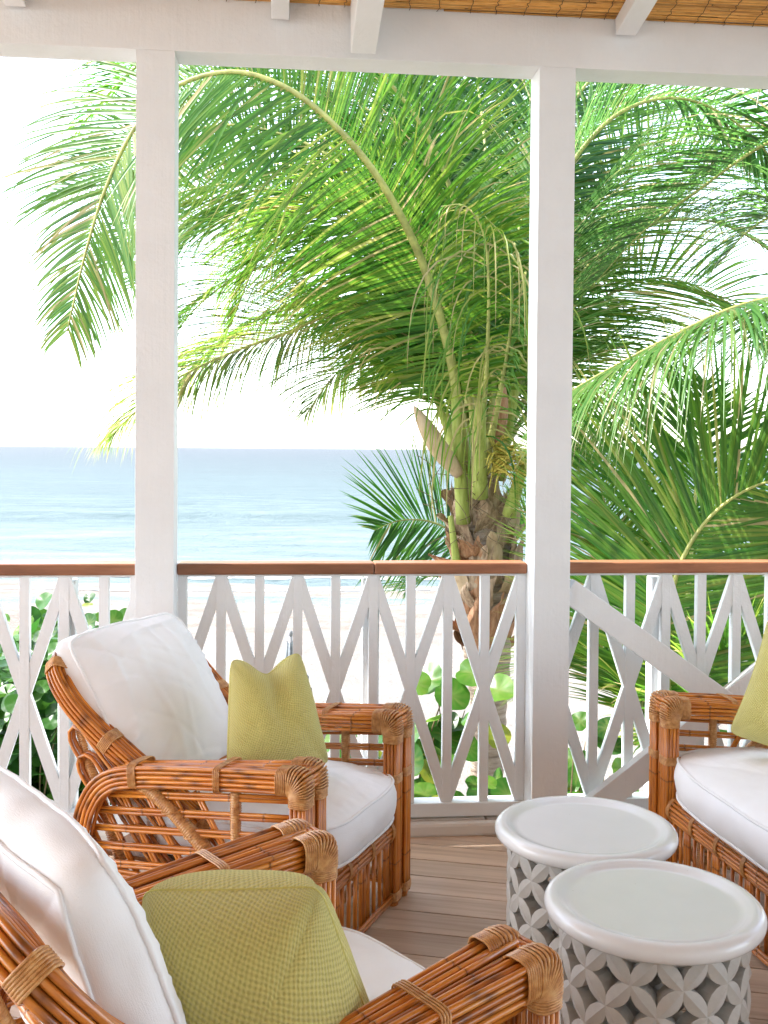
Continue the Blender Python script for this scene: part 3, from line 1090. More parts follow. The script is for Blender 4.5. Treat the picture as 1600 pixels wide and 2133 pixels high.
# ------------------------------------------------------------------ cushions
def frame_m(o, ax, ay, az):
    m = Matrix.Identity(4)
    for i, a in enumerate((ax, ay, az)):
        for j in range(3):
            m[j][i] = a[j]
    m.translation = Vector(o)
    return m
def box_cushion(name, w, l, t, bt, bb, mx, label, cat, group, seed=0, wr=.006, p=8, sag=0, fold=0.0, piping_r=.0045):
    n_ = 72
    g = np.linspace(-1, 1, n_)
    def outline(u, v, k=1.0):
        mm = max(abs(u), abs(v))
        s_ = mm / ((abs(u) ** p + abs(v) ** p) ** (1 / p)) if mm > 0 else 1
        x_ = w / 2 * u * s_ * (1 + .022 * (1 - v * v))
        y = l / 2 * v * s_ * (1 + .022 * (1 - u * u))
        return x_, y
    def wrinkle(x_, y, z, e):
        q_ = Vector((x_ * 4 + seed * 7.1, y * 4, z * 4 + seed))
        a = noise.noise(q_) * 1.2 + noise.noise(q_ * 2.7) * .55
        rdg = 1 - abs(noise.noise(Vector((x_ * 9 + seed, y * 3.2, z * 6))) * 2)
        a2 = max(0, rdg - .55) * 1.6 * e
        rdg3 = 1 - abs(noise.noise(Vector((x_ * 3 - y * 9, y * 14 + seed * 3, z * 5))) * 2)
        a3 = max(0, rdg3 - .7) * 1.8 * (e ** 2) * fold
        return wr * (a + a2) + .010 * a3
    V, idx = [], {}
    F = []
    def top(u, v, sgn):
        x_, y = outline(u, v)
        bl = bt if sgn > 0 else bb
        h = t / 2 + bl * ((1 - abs(u) ** 2.6) * (1 - abs(v) ** 2.6)) ** .75
        e = max(abs(u), abs(v)) ** 3
        rim = 1 - .9 * max(abs(u), abs(v)) ** 5
        z = sgn * h + sgn * wrinkle(x_, y, sgn, .3 + e) * rim
        pk = max(abs(u), abs(v))
        z += sgn * .0018 * math.exp(-((pk - .90) / .06) ** 2) * noise.noise(Vector((x_ * 38, y * 38, seed + sgn)))
        cr = max(0, 1 - abs(noise.noise(Vector((x_ * 4.5 + 3 * noise.noise(Vector((y * 2, seed, 0))), y * 1.6, seed * 2.0)))) * 9)
        z -= sgn * .0035 * cr * (1 - pk ** 4)
        z -= sag * (1 - u * u) * (1 - v * v)
        if p > 9: z *= 1 - .30 * abs(u * v) ** 3
        # soft slump of the outline
        x_ += .006 * noise.noise(Vector((y * 6, sgn, seed)))
        y += .008 * noise.noise(Vector((x_ * 5, sgn * 2, seed + 3)))
        return (x_, y, z)
    for sgn in (1, -1):
        for i in range(n_):
            for j in range(n_):
                idx[(sgn, i, j)] = len(V)
                V.append(top(g[i], g[j], sgn))
        for i in range(n_ - 1):
            for j in range(n_ - 1):
                q_ = [idx[(sgn, i, j)], idx[(sgn, i + 1, j)], idx[(sgn, i + 1, j + 1)], idx[(sgn, i, j + 1)]]
                F.append(tuple(q_ if sgn > 0 else q_[::-1]))
    ring = [(i, 0) for i in range(n_)] + [(n_ - 1, j) for j in range(1, n_)] + [(i, n_ - 1) for i in range(n_ - 2, -1, -1)] + [(0, j) for j in range(n_ - 2, 0, -1)]
    rows = 7
    prev = [idx[(1, i, j)] for i, j in ring]
    for r_ in range(1, rows):
        if r_ == rows - 1:
            cur = [idx[(-1, i, j)] for i, j in ring]
        else:
            f_ = r_ / (rows - 1)
            cur = []
            for i, j in ring:
                a, b_ = np.array(V[idx[(1, i, j)]]), np.array(V[idx[(-1, i, j)]])
                c = a * (1 - f_) + b_ * f_
                o = np.array([c[0] / (w / 2), c[1] / (l / 2), 0]); o = np.sign(o) * abs(o) ** 5
                nn = o / max(np.linalg.norm(o), 1e-6)
                k_ = math.sin(f_ * math.pi)
                wv = noise.noise(Vector((c[0] * 9, c[1] * 9, f_ * 2 + seed)))
                c = c + nn * (.014 * k_ + .010 * wv * k_)
                cur.append(len(V)); V.append(tuple(c))
        m_ = len(ring)
        for k_ in range(m_):
            k2 = (k_ + 1) % m_
            F.append((prev[k_], cur[k_], cur[k2], prev[k2]))
        prev = cur
    o = MB().add(V, F).build(name, MT['linen'])
    o.matrix_world = mx
    tag(o, label, cat, group)
    m2 = MB()
    for sgn in (1, -1):
        pts = [V[idx[(sgn, i, j)]] for i, j in ring]
        pts = [(a * 1.004, b_ * 1.004, c) for a, b_, c in pts]
        m2.tube(pts, piping_r, 6, closed=True)
    m2.build('piping', MT['linen'], o)
    return o
def local(ch, x_, y, z):
    return ch[0] + Matrix.Rotation(ch[1], 4, 'Z') @ Vector((x_, y, z))
def ldir(ch, x_, y, z):
    return (Matrix.Rotation(ch[1], 4, 'Z') @ Vector((x_, y, z))).normalized()
def seat_cushion(ch, w, l, label, seed):
    mx = frame_m(local(ch, 0, l / 2 - .015, .352), ldir(ch, 1, 0, 0), ldir(ch, 0, 1, 0), Vector((0, 0, 1)))
    box_cushion('seat_cushion', w, l, .110, .052, .012, mx, label, 'cushion', 'white seat cushions', seed, wr=.006, p=5, fold=.6)
seat_cushion(CHA, .575, .62, 'white seat cushion on the rattan armchair against the railing', 1)
seat_cushion(CHB, .575, .62, 'white seat cushion mostly hidden under the nearest green pillow', 2)
seat_cushion(CHC, WSOFA - .16, .62, 'long white seat cushion on the rattan sofa', 3)
def back_cushion(ch, x_, y0, z0, e, w, l, t, label, seed, bf=.05, bb=.01, fold=0):
    e = Vector((0, *e)).normalized()
    ex_ = ldir(ch, 1, 0, 0)
    ee = ldir(ch, *e)
    nn = ex_.cross(ee)
    if nn.dot(ldir(ch, 0, -1, 0)) < 0: nn = -nn; ex_ = -ex_
    mx = frame_m(local(ch, x_, y0 + e.y * l / 2, z0 + e.z * l / 2), ex_, ee, nn)
    return box_cushion('back_cushion', w, l, t, bf, bb, mx, label, 'cushion', 'white back cushions', seed, wr=.011, p=12, fold=fold)
back_cushion(CHA, 0, .58, .40, (.52, .85), .565, .51, .095, 'plump white back cushion leaning in the rattan armchair by the railing', 5, .080, .0, 2.2)
back_cushion(CHB, .01, .600, .42, (.33, .94), .55, .475, .09, 'white back cushion seen from its side in the nearest armchair', 6, .040, .03, 1.5)
back_cushion(CHC, .35, .60, .40, (.45, .85), .66, .50, .13, 'white back cushion on the sofa outside the picture', 8)

def throw_pillow(w, h, t, o, ax, ay, label, seed, dent=0.0, ear=.07, uvs=1.0, taper=0.0, shift=0.0):
    n_ = 56
    g = np.linspace(-1, 1, n_)
    V, F, UV = [], [], []
    idx = {}
    def pos(u, v, sgn):
        mm = max(abs(u), abs(v))
        s_ = mm / ((abs(u) ** 15 + abs(v) ** 15) ** (1 / 15)) if mm > 0 else 1
        u0, v0 = u, v
        u, v = u * s_, v * s_
        x_ = w / 2 * u * (1 - ear * (1 - v * v))
        y = h / 2 * v * (1 - ear * (1 - u * u))
        x_ = x_ * (1 - taper * (v + 1) / 2) + shift * (v + 1) / 2
        k_ = max(0, (1 - abs(u0) ** 2.4)) * max(0, (1 - abs(v0) ** 2.4))
        z = sgn * t / 2 * k_ ** .44
        tv = (v + 1) / 2
        y -= dent * math.exp(-(u * u) / .24) * tv ** 2.5
        z *= 1 - .35 * (dent > 0) * math.exp(-(u * u) / .06) * tv ** 2
        q_ = Vector((x_ * 7, y * 7, seed + sgn))
        z += sgn * k_ ** .4 * (.012 * noise.noise(q_) + .006 * noise.noise(q_ * 2.3))
        rd = max(0, 1 - abs(noise.noise(Vector((x_ * 5 + seed, y * 5 + x_ * 6, 2.0 * seed))) * 3.2))
        z -= sgn * .010 * rd * k_ ** .5
        return (x_, y, z)
    for sgn in (1, -1):
        for i in range(n_):
            for j in range(n_):
                edge = i in (0, n_ - 1) or j in (0, n_ - 1)
                if edge and sgn < 0:
                    idx[(sgn, i, j)] = idx[(1, i, j)]
                    continue
                idx[(sgn, i, j)] = len(V)
                # crowd samples towards the seam
                u, v = math.sin(g[i] * math.pi / 2), math.sin(g[j] * math.pi / 2)
                V.append(pos(u, v, sgn))
                UV.append((g[i] * .5 * w * 1.2 * uvs / .4, g[j] * .5 * h * 1.2 * uvs / .4))
        for i in range(n_ - 1):
            for j in range(n_ - 1):
                q_ = [idx[(sgn, i, j)], idx[(sgn, i + 1, j)], idx[(sgn, i + 1, j + 1)], idx[(sgn, i, j + 1)]]
                F.append(tuple(q_ if sgn > 0 else q_[::-1]))
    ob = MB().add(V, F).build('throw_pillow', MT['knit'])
    uv = ob.data.uv_layers.new(name='UVMap')
    lv = np.zeros(len(ob.data.loops), int)
    ob.data.loops.foreach_get('vertex_index', lv)
    uv.data.foreach_set('uv', np.array(UV)[lv].ravel())
    ax, ay = Vector(ax).normalized(), Vector(ay)
    ay = (ay - ax * ay.dot(ax)).normalized()
    ob.matrix_world = frame_m(o, ax, ay, ax.cross(ay))
    tag(ob, label, 'pillow', 'chartreuse knitted pillows')
    ring = [(i, 0) for i in range(n_)] + [(n_ - 1, j) for j in range(1, n_)] + [(i, n_ - 1) for i in range(n_ - 2, -1, -1)] + [(0, j) for j in range(n_ - 2, 0, -1)]
    m2 = MB().tube([V[idx[(1, i, j)]] for i, j in ring], .0017, 5, closed=True)
    sm = m2.build('seam', MT['knit'], ob)
    return ob
throw_pillow(.315, .335, .20, at(576, 1485, 3.02), (.90, .42, .02), (-.02, .10, .99), 'chartreuse knitted pillow with a dented top, on the armchair by the railing', 1, .050, .02, taper=.33, shift=-.024)
throw_pillow(.41, .37, .32, Vector((-.187, 1.62, .557)), (.98, -.08, .06), (-.33, -.16, .92), 'large chartreuse knitted pillow in the nearest armchair', 2, 0, .02, taper=.32, shift=-.030, uvs=.8)
throw_pillow(.42, .40, .19, at(1700, 1455, 3.25), (.86, -.36, -.28), (.36, .15, .92), 'chartreuse knitted pillow at the end of the long sofa', 3, .02, .06)

# ------------------------------------------------------------------ drum tables
def lens_petal():
    L, wd, dp = .0845, .039, .038
    n_ = 7
    V, F = [], []
    for i in range(n_):
        t = i / (n_ - 1)
        hw_ = wd / 2 * math.sin(math.pi * t) ** .8 if 0 < i < n_ - 1 else .0012
        x_ = (t - .5) * L
        rg = .0095 * math.sin(math.pi * t) ** .5 if 0 < i < n_ - 1 else .0
        V += [(x_, -hw_, 0), (x_, 0, .001 - .000 + rg * 0 + .0065 - .0065 * (1 - math.sin(math.pi * t))), (x_, hw_, 0), (x_, hw_ * .9, -dp), (x_, -hw_ * .9, -dp)]
    for i in range(n_ - 1):
        a, b_ = i * 5, (i + 1) * 5
        for k_ in range(5):
            l_ = (k_ + 1) % 5
            F.append((a + k_, b_ + k_, b_ + l_, a + l_))
    F.append((4, 3, 2, 1, 0)); F.append(tuple((n_ - 1) * 5 + k_ for k_ in range(5)))
    return MB().add(V, F).mesh('petal', MT['stone'], smooth=False)
PETAL = lens_petal()
def lathe(prof, n_=72):
    V, F = [], []
    m_ = len(prof)
    for i in range(n_):
        a = 2 * math.pi * i / n_
        for r_, z in prof:
            V.append((r_ * math.cos(a), r_ * math.sin(a), z))
    for i in range(n_):
        j = (i + 1) % n_
        for k_ in range(m_ - 1):
            F.append((i * m_ + k_, j * m_ + k_, j * m_ + k_ + 1, i * m_ + k_ + 1))
    return V, F
def drum_table(loc, label, rz):
    root = empty('drum_table', loc, rz)
    tag(root, label, 'side table', 'white pierced drum tables')
    prof = [(0.0001, .4475), (.170, .4475), (.186, .4485), (.1905, .4525)]
    for a in np.linspace(130, -90, 15):
        prof.append((.2085 + .0215 * math.cos(R(a)), .4375 + .0205 * math.sin(R(a))))
    prof += [(.195, .414), (.175, .413), (.0001, .413)]
    V, F = lathe([(r_, z) for r_, z in prof])
    MB().add(V, F).build('table_top', MT['top'], root)
    RD, ZB, HB = .1925, .020, .0562
    for j in range(7):
        for i in range(24):
            s_ = 1 if (i + j) % 2 == 0 else -1
            a = 2 * math.pi * (i + .5) / 24
            z = ZB + (j + .5) * HB
            c = Vector((math.cos(a) * RD, math.sin(a) * RD, z))
            n0 = Vector((math.cos(a), math.sin(a), 0))
            tg = Vector((-math.sin(a), math.cos(a), 0))
            d = (tg * (2 * math.pi * RD / 24) + Vector((0, 0, s_ * HB))).normalized()
            link('petal', PETAL, root, frame_m(c, d, n0.cross(d), n0))
    V, F = lathe([(.160, .0), (.199, .0), (.200, .012), (.198, .024), (.160, .024), (.160, .0)], 60)
    MB().add(V, F).build('base_ring', MT['stone'], root)
    V, F = lathe([(.150, .396), (.178, .396), (.180, .4125), (.150, .4125), (.150, .396)], 60)
    MB().add(V, F).build('top_ring', MT['stone'], root)
drum_table((.5814, 2.2098, 0), 'white drum table nearest the camera, overlapping the other one', R(3))
drum_table((.5215, 2.651, 0), 'white drum table nearest the railing, partly hidden by the other', R(8))

# ------------------------------------------------------------------ beach and sea
def ground_z(x_, y):
    if y < 8: z = -1.95
    elif y < 29: z = -1.95 - .55 * (y - 8) / 21
    else: z = -2.5 - .05 * (y - 29)
    if -40 < x_ < 40 and -2 < y < 29:
        z += .05 * noise.noise(Vector((x_ * .5, y * .5, 0))) + .025 * noise.noise(Vector((x_ * 1.7, y * 1.7, 3)))
        if 18 < y < 25:
            z += .10 * math.sin((y - 18) / 7 * math.pi) * (.5 + noise.noise(Vector((x_ * .8, y * .8, 9))))
    return max(z, -6)
xs_ = [-30000, -3000, -400, -100] + list(np.arange(-40, 40.1, .4)) + [100, 400, 3000, 30000]
ys_ = [-30000, -3000, -300, -40, -10] + list(np.arange(-4, 32.1, .35)) + [60, 200]
V = [(x_, y, ground_z(x_, y)) for y in ys_ for x_ in xs_]
nx = len(xs_)
F = [(j * nx + i, j * nx + i + 1, (j + 1) * nx + i + 1, (j + 1) * nx + i) for j in range(len(ys_) - 1) for i in range(nx - 1)]
o = MB().add(V, F).build('sand', MT['sand'])
tag(o, kind='structure')
xs_ = [-40000, -4000, -600] + list(np.arange(-60, 60.1, 1.0)) + [600, 4000, 40000]
ys_ = list(np.arange(24, 90, .5)) + list(np.geomspace(90, 40000, 30))
def sea_z(x_, y):
    if abs(x_) > 61 or y > 90: return -2.5
    a = max(0, 1 - (y - 24) / 70)
    w_ = .10 * math.sin(y * .55 + 1.3 * noise.noise(Vector((x_ * .05, y * .04, 0))) * 3) * a
    w_ += .07 * noise.noise(Vector((x_ * .25, y * .7, 5)))
    # one low swell rolling in
    d = y - (57 + 2.5 * noise.noise(Vector((x_ * .05, 0, 1))))
    w_ += .35 * math.exp(-(d / 1.6) ** 2)
    return -2.5 + w_
V = [(x_, y, sea_z(x_, y)) for y in ys_ for x_ in xs_]
nx = len(xs_)
F = [(j * nx + i, j * nx + i + 1, (j + 1) * nx + i + 1, (j + 1) * nx + i) for j in range(len(ys_) - 1) for i in range(nx - 1)]
o = MB().add(V, F).build('sea', MT['sea'])
tag(o, kind='structure')
# foam strips where the swell breaks on the sand
mb = MB()
for yc, ww in ((28.6, .8), (31.2, .9), (34.6, .7)):
    rows_ = [[] for _ in range(6)]
    X = -30
    while X < 30:
        yy = yc + 1.0 * noise.noise(Vector((X * .15, yc, 0))) + .3 * noise.noise(Vector((X * .8, yc, 0)))
        w2 = max(.15, ww * (.55 + .6 * noise.noise(Vector((X * .35, yc, 4)))))
        for k_ in range(6):
            y_ = yy + w2 * k_ / 5
            rows_[k_].append((X, y_, max(sea_z(X, y_), ground_z(X, y_)) + .03 * math.sin(math.pi * k_ / 5) + .012))
        X += .3
    n_ = len(rows_[0])
    mb.add(sum(rows_, []), [(r_ * n_ + i, r_ * n_ + i + 1, (r_ + 1) * n_ + i + 1, (r_ + 1) * n_ + i) for r_ in range(5) for i in range(n_ - 1)])
o = mb.build('sea_foam', MT['foam'])
tag(o, 'white foam lines where small waves run up the sand', 'foam', kind='stuff')

# closed beach umbrellas
def umbrella(px, py, Y, gz, label):
    top = at(px, py, Y)
    root = empty('beach_umbrella', (top.x, top.y, gz))
    tag(root, label, 'umbrella', 'closed beach umbrellas')
    H = top.z - gz
    m = MB().tube([(0, 0, 0), (0, 0, H - .02)], .018, 10)
    m.build('pole', MT['metal'], root)
    MB().tube([(0, 0, H - .09), (0, 0, H - .02), (0, 0, H)], [.012, .024, .006], 10).build('finial', MT['metal'], root)
    V, F = [], []
    n_, rows = 32, 14
    for r_ in range(rows):
        t = r_ / (rows - 1)
        rad = .035 + .085 * min(1, t * 1.2) - (.03 if .38 < t < .46 else 0)
        for i in range(n_):
            a = 2 * math.pi * i / n_
            rr = rad * (1 + .22 * math.cos(8 * a) + .06 * math.sin(3 * a + t * 4))
            V.append((rr * math.cos(a), rr * math.sin(a), H - .10 - t * min(1.25, H - .2)))
    for r_ in range(rows - 1):
        for i in range(n_):
            j = (i + 1) % n_
            F.append((r_ * n_ + i, (r_ + 1) * n_ + i, (r_ + 1) * n_ + j, r_ * n_ + j))
    MB().add(V, F).build('folded_canopy', MT['canvas'], root)
umbrella(605, 1312, 8.6, -1.97, 'closed pale beach umbrella on the sand, its finial rising higher')
umbrella(638, 1404, 7.6, -1.95, 'closed pale beach umbrella on the sand just above the dented pillow')

# ------------------------------------------------------------------ palms
def leaflet_geo(base, d0, nrm, L, wd, droop, segs=6, stiff=0.0, kink=None):
    """folded strip: three vertices across"""
    p = np.array(base, float)
    d = np.array(d0, float); d /= np.linalg.norm(d)
    nrm = np.array(nrm, float)
    V, F = [], []
    st = L / segs
    for i in range(segs + 1):
        t = i / segs
        side = np.cross(d, nrm); sl = np.linalg.norm(side)
        side = side / sl if sl > 1e-6 else np.array([1., 0, 0])
        up = np.cross(side, d)
        w_ = wd * (min(1, .45 + 3 * t) * (1 - t ** 2.2) + .03) * .5
        V += [p - side * w_ + up * w_ * .35, p, p + side * w_ + up * w_ * .35]
        p = p + d * st
        g = droop * (.35 + 1.3 * t)
        if kink is not None and i >= kink: g *= 4
        d = d + np.array([0, 0, -1.]) * g / segs * 2.0
        d /= np.linalg.norm(d)
    for i in range(segs):
        a = i * 3
        F += [(a, a + 3, a + 4, a + 1), (a + 1, a + 4, a + 5, a + 2)]
    return V, F
NMUL, WMUL = 1.7, .68
def frond(parent, pts, Lmax, n=90, wd=.030, droop=.5, r0=.022, matl='palm', side=None, tint=.45, start=.14, single=False, vang=.35, tip=.35, spread=1.12, dry=.06, lseg=6, face=None):
    """rachis through pts (world); leaflets both sides"""
    P = spline(pts, 70)
    T = np.gradient(P, axis=0); T /= np.linalg.norm(T, axis=1)[:, None]
    m = MB()
    rs = np.linspace(1, .12, 70) * r0
    rs[:8] *= np.linspace(1.9, 1.05, 8)
    m.tube(P, rs, 7)
    ro = m.build('frond', MT['rachis'], parent)
    ro.matrix_parent_inverse = Matrix.Identity(4)
    ro.matrix_local = parent.matrix_basis.inverted() if parent else Matrix.Identity(4)
    mb = MB()
    up0 = np.array([0, 0, 1.])
    cnt_ = 0
    n = int(n * NMUL)
    wd *= WMUL
    Lmax *= 1.06
    if droop < 2: droop *= .62
    for k_ in range(n):
        t = start + (1 - start) * (k_ + .3) / n
        for s in (-1, 1):
            tj = min(.999, t + random.uniform(-.3, .3) / n)
            i = tj * 69
            i0 = int(i); fr = i - i0; i1 = min(69, i0 + 1)
            b_ = P[i0] * (1 - fr) + P[i1] * fr
            tg = T[i0] * (1 - fr) + T[i1] * fr
            tg /= np.linalg.norm(tg)
            sd = np.array(side, float) if side is not None else np.cross(tg, up0)
            if face is not None: sd = np.cross(tg, np.array(face, float))
            sd = sd - tg * (sd @ tg)
            sd /= max(np.linalg.norm(sd), 1e-6)
            nr = np.cross(sd, tg)
            if nr[2] < 0 and side is None: nr = -nr
            tt = max(0, (tj - start) / (1 - start))
            ang = R(66 - 34 * tt ** 1.3) * spread + R(random.gauss(0, 5))
            if random.random() < .04: continue
            d = tg * math.cos(ang) + (s * sd * math.cos(vang) + nr * math.sin(vang)) * math.sin(ang)
            L = Lmax * (.45 + .55 * max(0, math.sin(math.pi * min(1, .08 + tt * .95))) ** .7) * (1 - (1 - tip) * max(0, tt - .75) / .25) * random.uniform(.85, 1.07)
            kink = random.randint(2, 4) if random.random() < .07 else None
            V, F = leaflet_geo(b_, d, nr, L, wd * random.uniform(.7, 1.15), droop * random.uniform(.6, 1.6), lseg, kink=kink)
            base_t = tint + random.gauss(0, .11)
            if random.random() < dry: base_t = random.uniform(.78, 1.0)
            tv = np.repeat(np.array([base_t + max(0, (q_ / lseg - .72)) * random.uniform(.2, 1.3) for q_ in range(lseg + 1)]), 3)
            tv = tv + np.tile([0, .10, 0], lseg + 1)
            if single and cnt_ < 300 and k_ % 2 == 0:
                cnt_ += 1
                m1 = MB().add(V, F, tint=np.clip(tv, 0, 1))
                m1.build('leaflet', MT[matl], ro)
            else:
                mb.add(V, F, tint=np.clip(tv, 0, 1))
    if mb.n:
        lo = mb.build('leaflets', MT[matl], ro)
        lo['kind'] = 'stuff'
    return ro
def W(l):
    return [at(*p) for p in l]
def palm_root(name, p, label, group='coconut palms beyond the railing'):
    root = empty(name, p)
    tag(root, label, 'palm tree', group)
    return root
def in_root(ob, root):
    ob.parent = root
    ob.matrix_local = root.matrix_basis.inverted() @ Matrix.Identity(4)
    return ob
def trunk(root, pts, radii, name='trunk'):
    P = spline(pts, 90)
    r_ = np.interp(np.linspace(0, 1, 90), np.linspace(0, 1, len(radii)), radii)
    V, F = [], []
    n_ = 26
    for i in range(90):
        rg = 1 + (.05 if i % 3 == 0 else -.01) + .02 * random.random()
        for k_ in range(n_):
            a = 2 * math.pi * k_ / n_
            q_ = r_[i] * rg * (1 + .08 * noise.noise(Vector((math.cos(a) * 1.5, math.sin(a) * 1.5, i * .35))) + .03 * noise.noise(Vector((math.cos(a) * 6, math.sin(a) * 6, i * .9))))
            V.append((P[i][0] + q_ * math.cos(a), P[i][1] + q_ * math.sin(a), P[i][2]))
    for i in range(89):
        for k_ in range(n_):
            l_ = (k_ + 1) % n_
            F.append((i * n_ + k_, i * n_ + l_, (i + 1) * n_ + l_, (i + 1) * n_ + k_))
    return in_root(MB().add(V, F).build(name, MT['bark']), root)
def sheath(root, p, q_, width, matl, curl=.5, name='leaf_sheath', seed=0, bulge=.05, out=None):
    """a curved, ragged shell of fibre from p to q"""
    p, q_ = Vector(p), Vector(q_)
    ax = (q_ - p)
    L = ax.length
    ax.normalize()
    out = Vector(out if out is not None else (0, -1, 0))
    out = (out - ax * out.dot(ax)).normalized()
    sd = ax.cross(out)
    nu, nv = 9, 14
    V, F = [], []
    for j in range(nv):
        t = j / (nv - 1)
        w_ = width * (.95 - .35 * t) * (1 - t ** 3 * .93) * (1 + .25 * noise.noise(Vector((seed, t * 5, 1))))
        for i in range(nu):
            u = i / (nu - 1) * 2 - 1
            c = p + ax * (L * t) + sd * (w_ * .5 * u) + out * (bulge * math.sin(math.pi * t) + curl * w_ * .5 * (1 - u * u) + .12 * L * max(0, t - .7) * 3 * curl)
            nz = Vector((noise.noise(c * 9 + Vector((seed, 0, 0))), noise.noise(c * 9 + Vector((0, seed, 5))), noise.noise(c * 9 + Vector((3, 0, seed)))))
            V.append(tuple(c + nz * (.014 + .028 * t) + Vector((0, 0, .02 * noise.noise(Vector((u * 6, seed, 2)))))))
    for j in range(nv - 1):
        for i in range(nu - 1):
            a = j * nu + i
            F.append((a, a + 1, a + nu + 1, a + nu))
    return in_root(MB().add(V, F).build(name, MT[matl]), root)
def spindle(root, p, q_, r_, matl, name, flat=.6):
    P = spline([p, (Vector(p) + Vector(q_)) / 2 + Vector((0, 0, -.03)), q_], 20)
    rr = [r_ * (max(0, math.sin(math.pi * (.12 + .88 * i / 19))) ** .7) + .002 for i in range(20)]
    o = MB().tube(P, rr, 14).build(name, MT[matl])
    return in_root(o, root)

# --- main palm
YM = 7.2
crown = at(992, 1010, YM)
base = Vector((at(1000, 1600, YM).x - .02, YM, -2.02))
palm = palm_root('coconut_palm', base, 'tall coconut palm with ringed trunk rising between the two porch posts')
b_t = [base, at(1012, 1640, YM), at(1018, 1450, YM), at(1012, 1300, YM), at(1010, 1180, YM), at(1000, 1040, YM), at(995, 980, YM)]
trunk(palm, b_t, [.17, .118, .112, .120, .175, .18, .10])
H1 = [(968, 975, 7.1), (948, 800, 6.9), (925, 690, 6.75), (885, 560, 6.6), (835, 450, 6.4), (770, 345, 6.2), (690, 255, 6.05), (600, 185, 5.95), (490, 150, 5.9), (370, 178, 5.9), (285, 260, 5.95), (225, 380, 6.0), (180, 520, 6.1), (140, 690, 6.2)]
frond(palm, W(H1), 1.12, 155, .031, .50, .036, single=True, spread=1.30, tip=.62, start=.10, tint=.52, vang=.12, dry=.05, face=(-.15, -.85, .5), lseg=7)
frond(palm, W([(955, 985, 7.3), (920, 860, 7.4), (860, 740, 7.5), (780, 668, 7.6), (690, 655, 7.7), (600, 692, 7.8), (480, 735, 7.9), (370, 788, 8.0), (285, 855, 8.0), (222, 918, 8.0)]), 1.35, 120, .029, 1.25, .026, tint=.64, dry=.12, vang=.15)
frond(palm, W([(975, 975, 7.4), (930, 760, 7.6), (860, 600, 7.9), (760, 490, 8.1), (640, 420, 8.3), (500, 385, 8.5), (380, 400, 8.6), (290, 450, 8.6), (215, 560, 8.6)]), 1.2, 110, .030, .6, .026, tint=.55, dry=.08, face=(-.1, -.85, .5), spread=1.3)
frond(palm, W([(985, 975, 7.4), (960, 760, 7.6), (890, 560, 7.8), (780, 400, 8.0), (640, 300, 8.2), (480, 260, 8.3), (340, 290, 8.3), (220, 350, 8.3), (110, 420, 8.4)]), 1.25, 110, .030, .5, .026, tint=.47, face=(-.1, -.85, .5), spread=1.3)
frond(palm, W([(1005, 960, 7.5), (1012, 700, 7.7), (1018, 500, 7.9), (1012, 320, 8.2), (990, 140, 8.5), (955, -60, 8.8)]), 1.45, 110, .036, .16, .028, tint=.28, side=(1, .15, 0), vang=-.15, dry=.01)
frond(palm, W([(990, 960, 7.4), (985, 720, 7.4), (960, 480, 7.4), (900, 300, 7.3), (800, 160, 7.2), (680, 70, 7.1), (540, 30, 7.0), (400, 60, 7.0), (270, 150, 7.0), (170, 260, 7.0)]), 1.25, 110, .029, .5, .026, tint=.40)
# fronds deeper in the crown
frond(palm, W([(980, 975, 7.5), (900, 740, 7.8), (790, 600, 8.1), (650, 545, 8.3), (510, 570, 8.5), (400, 650, 8.5), (330, 760, 8.5)]), 1.3, 100, .030, 1.1, .024, tint=.45, dry=.06)
frond(palm, W([(985, 970, 7.5), (940, 680, 7.9), (860, 450, 8.2), (740, 280, 8.5), (590, 190, 8.7), (430, 190, 8.8), (300, 260, 8.8)]), 1.35, 100, .030, .55, .024, tint=.40, dry=.05)
frond(palm, W([(1000, 960, 7.6), (995, 640, 8.0), (940, 380, 8.3), (860, 190, 8.6), (760, 40, 8.8)]), 1.35, 100, .032, .4, .024, tint=.33, dry=.03)
frond(palm, W([(995, 960, 7.3), (960, 700, 7.2), (880, 500, 7.0), (760, 420, 6.9), (640, 440, 6.8), (540, 540, 6.8), (480, 680, 6.8)]), 1.1, 100, .028, .8, .024, tint=.58, dry=.1)
frond(palm, W([(1010, 960, 7.6), (1055, 660, 7.9), (1100, 380, 8.2), (1130, 140, 8.5), (1150, -60, 8.7)]), 1.3, 95, .032, .3, .024, tint=.33, dry=.03, matl='palm_dark', side=(1, .2, 0), vang=-.1)
frond(palm, W([(975, 975, 7.5), (900, 800, 7.8), (800, 690, 8.1), (680, 640, 8.4), (550, 660, 8.6), (430, 740, 8.7), (360, 830, 8.7)]), 1.3, 105, .029, 1.3, .024, tint=.52, dry=.1)
frond(palm, W([(980, 975, 7.5), (920, 700, 8.0), (820, 520, 8.4), (680, 420, 8.7), (520, 400, 8.9), (380, 470, 9.0), (280, 600, 9.0)]), 1.3, 100, .030, .5, .024, tint=.42, dry=.06, face=(-.1, -.8, .6), spread=1.3)
frond(palm, W([(990, 970, 7.6), (950, 600, 8.2), (860, 350, 8.6), (700, 170, 8.9), (520, 90, 9.1), (350, 100, 9.2)]), 1.4, 100, .032, .4, .024, tint=.36, dry=.04, face=(-.1, -.8, .6), spread=1.3)
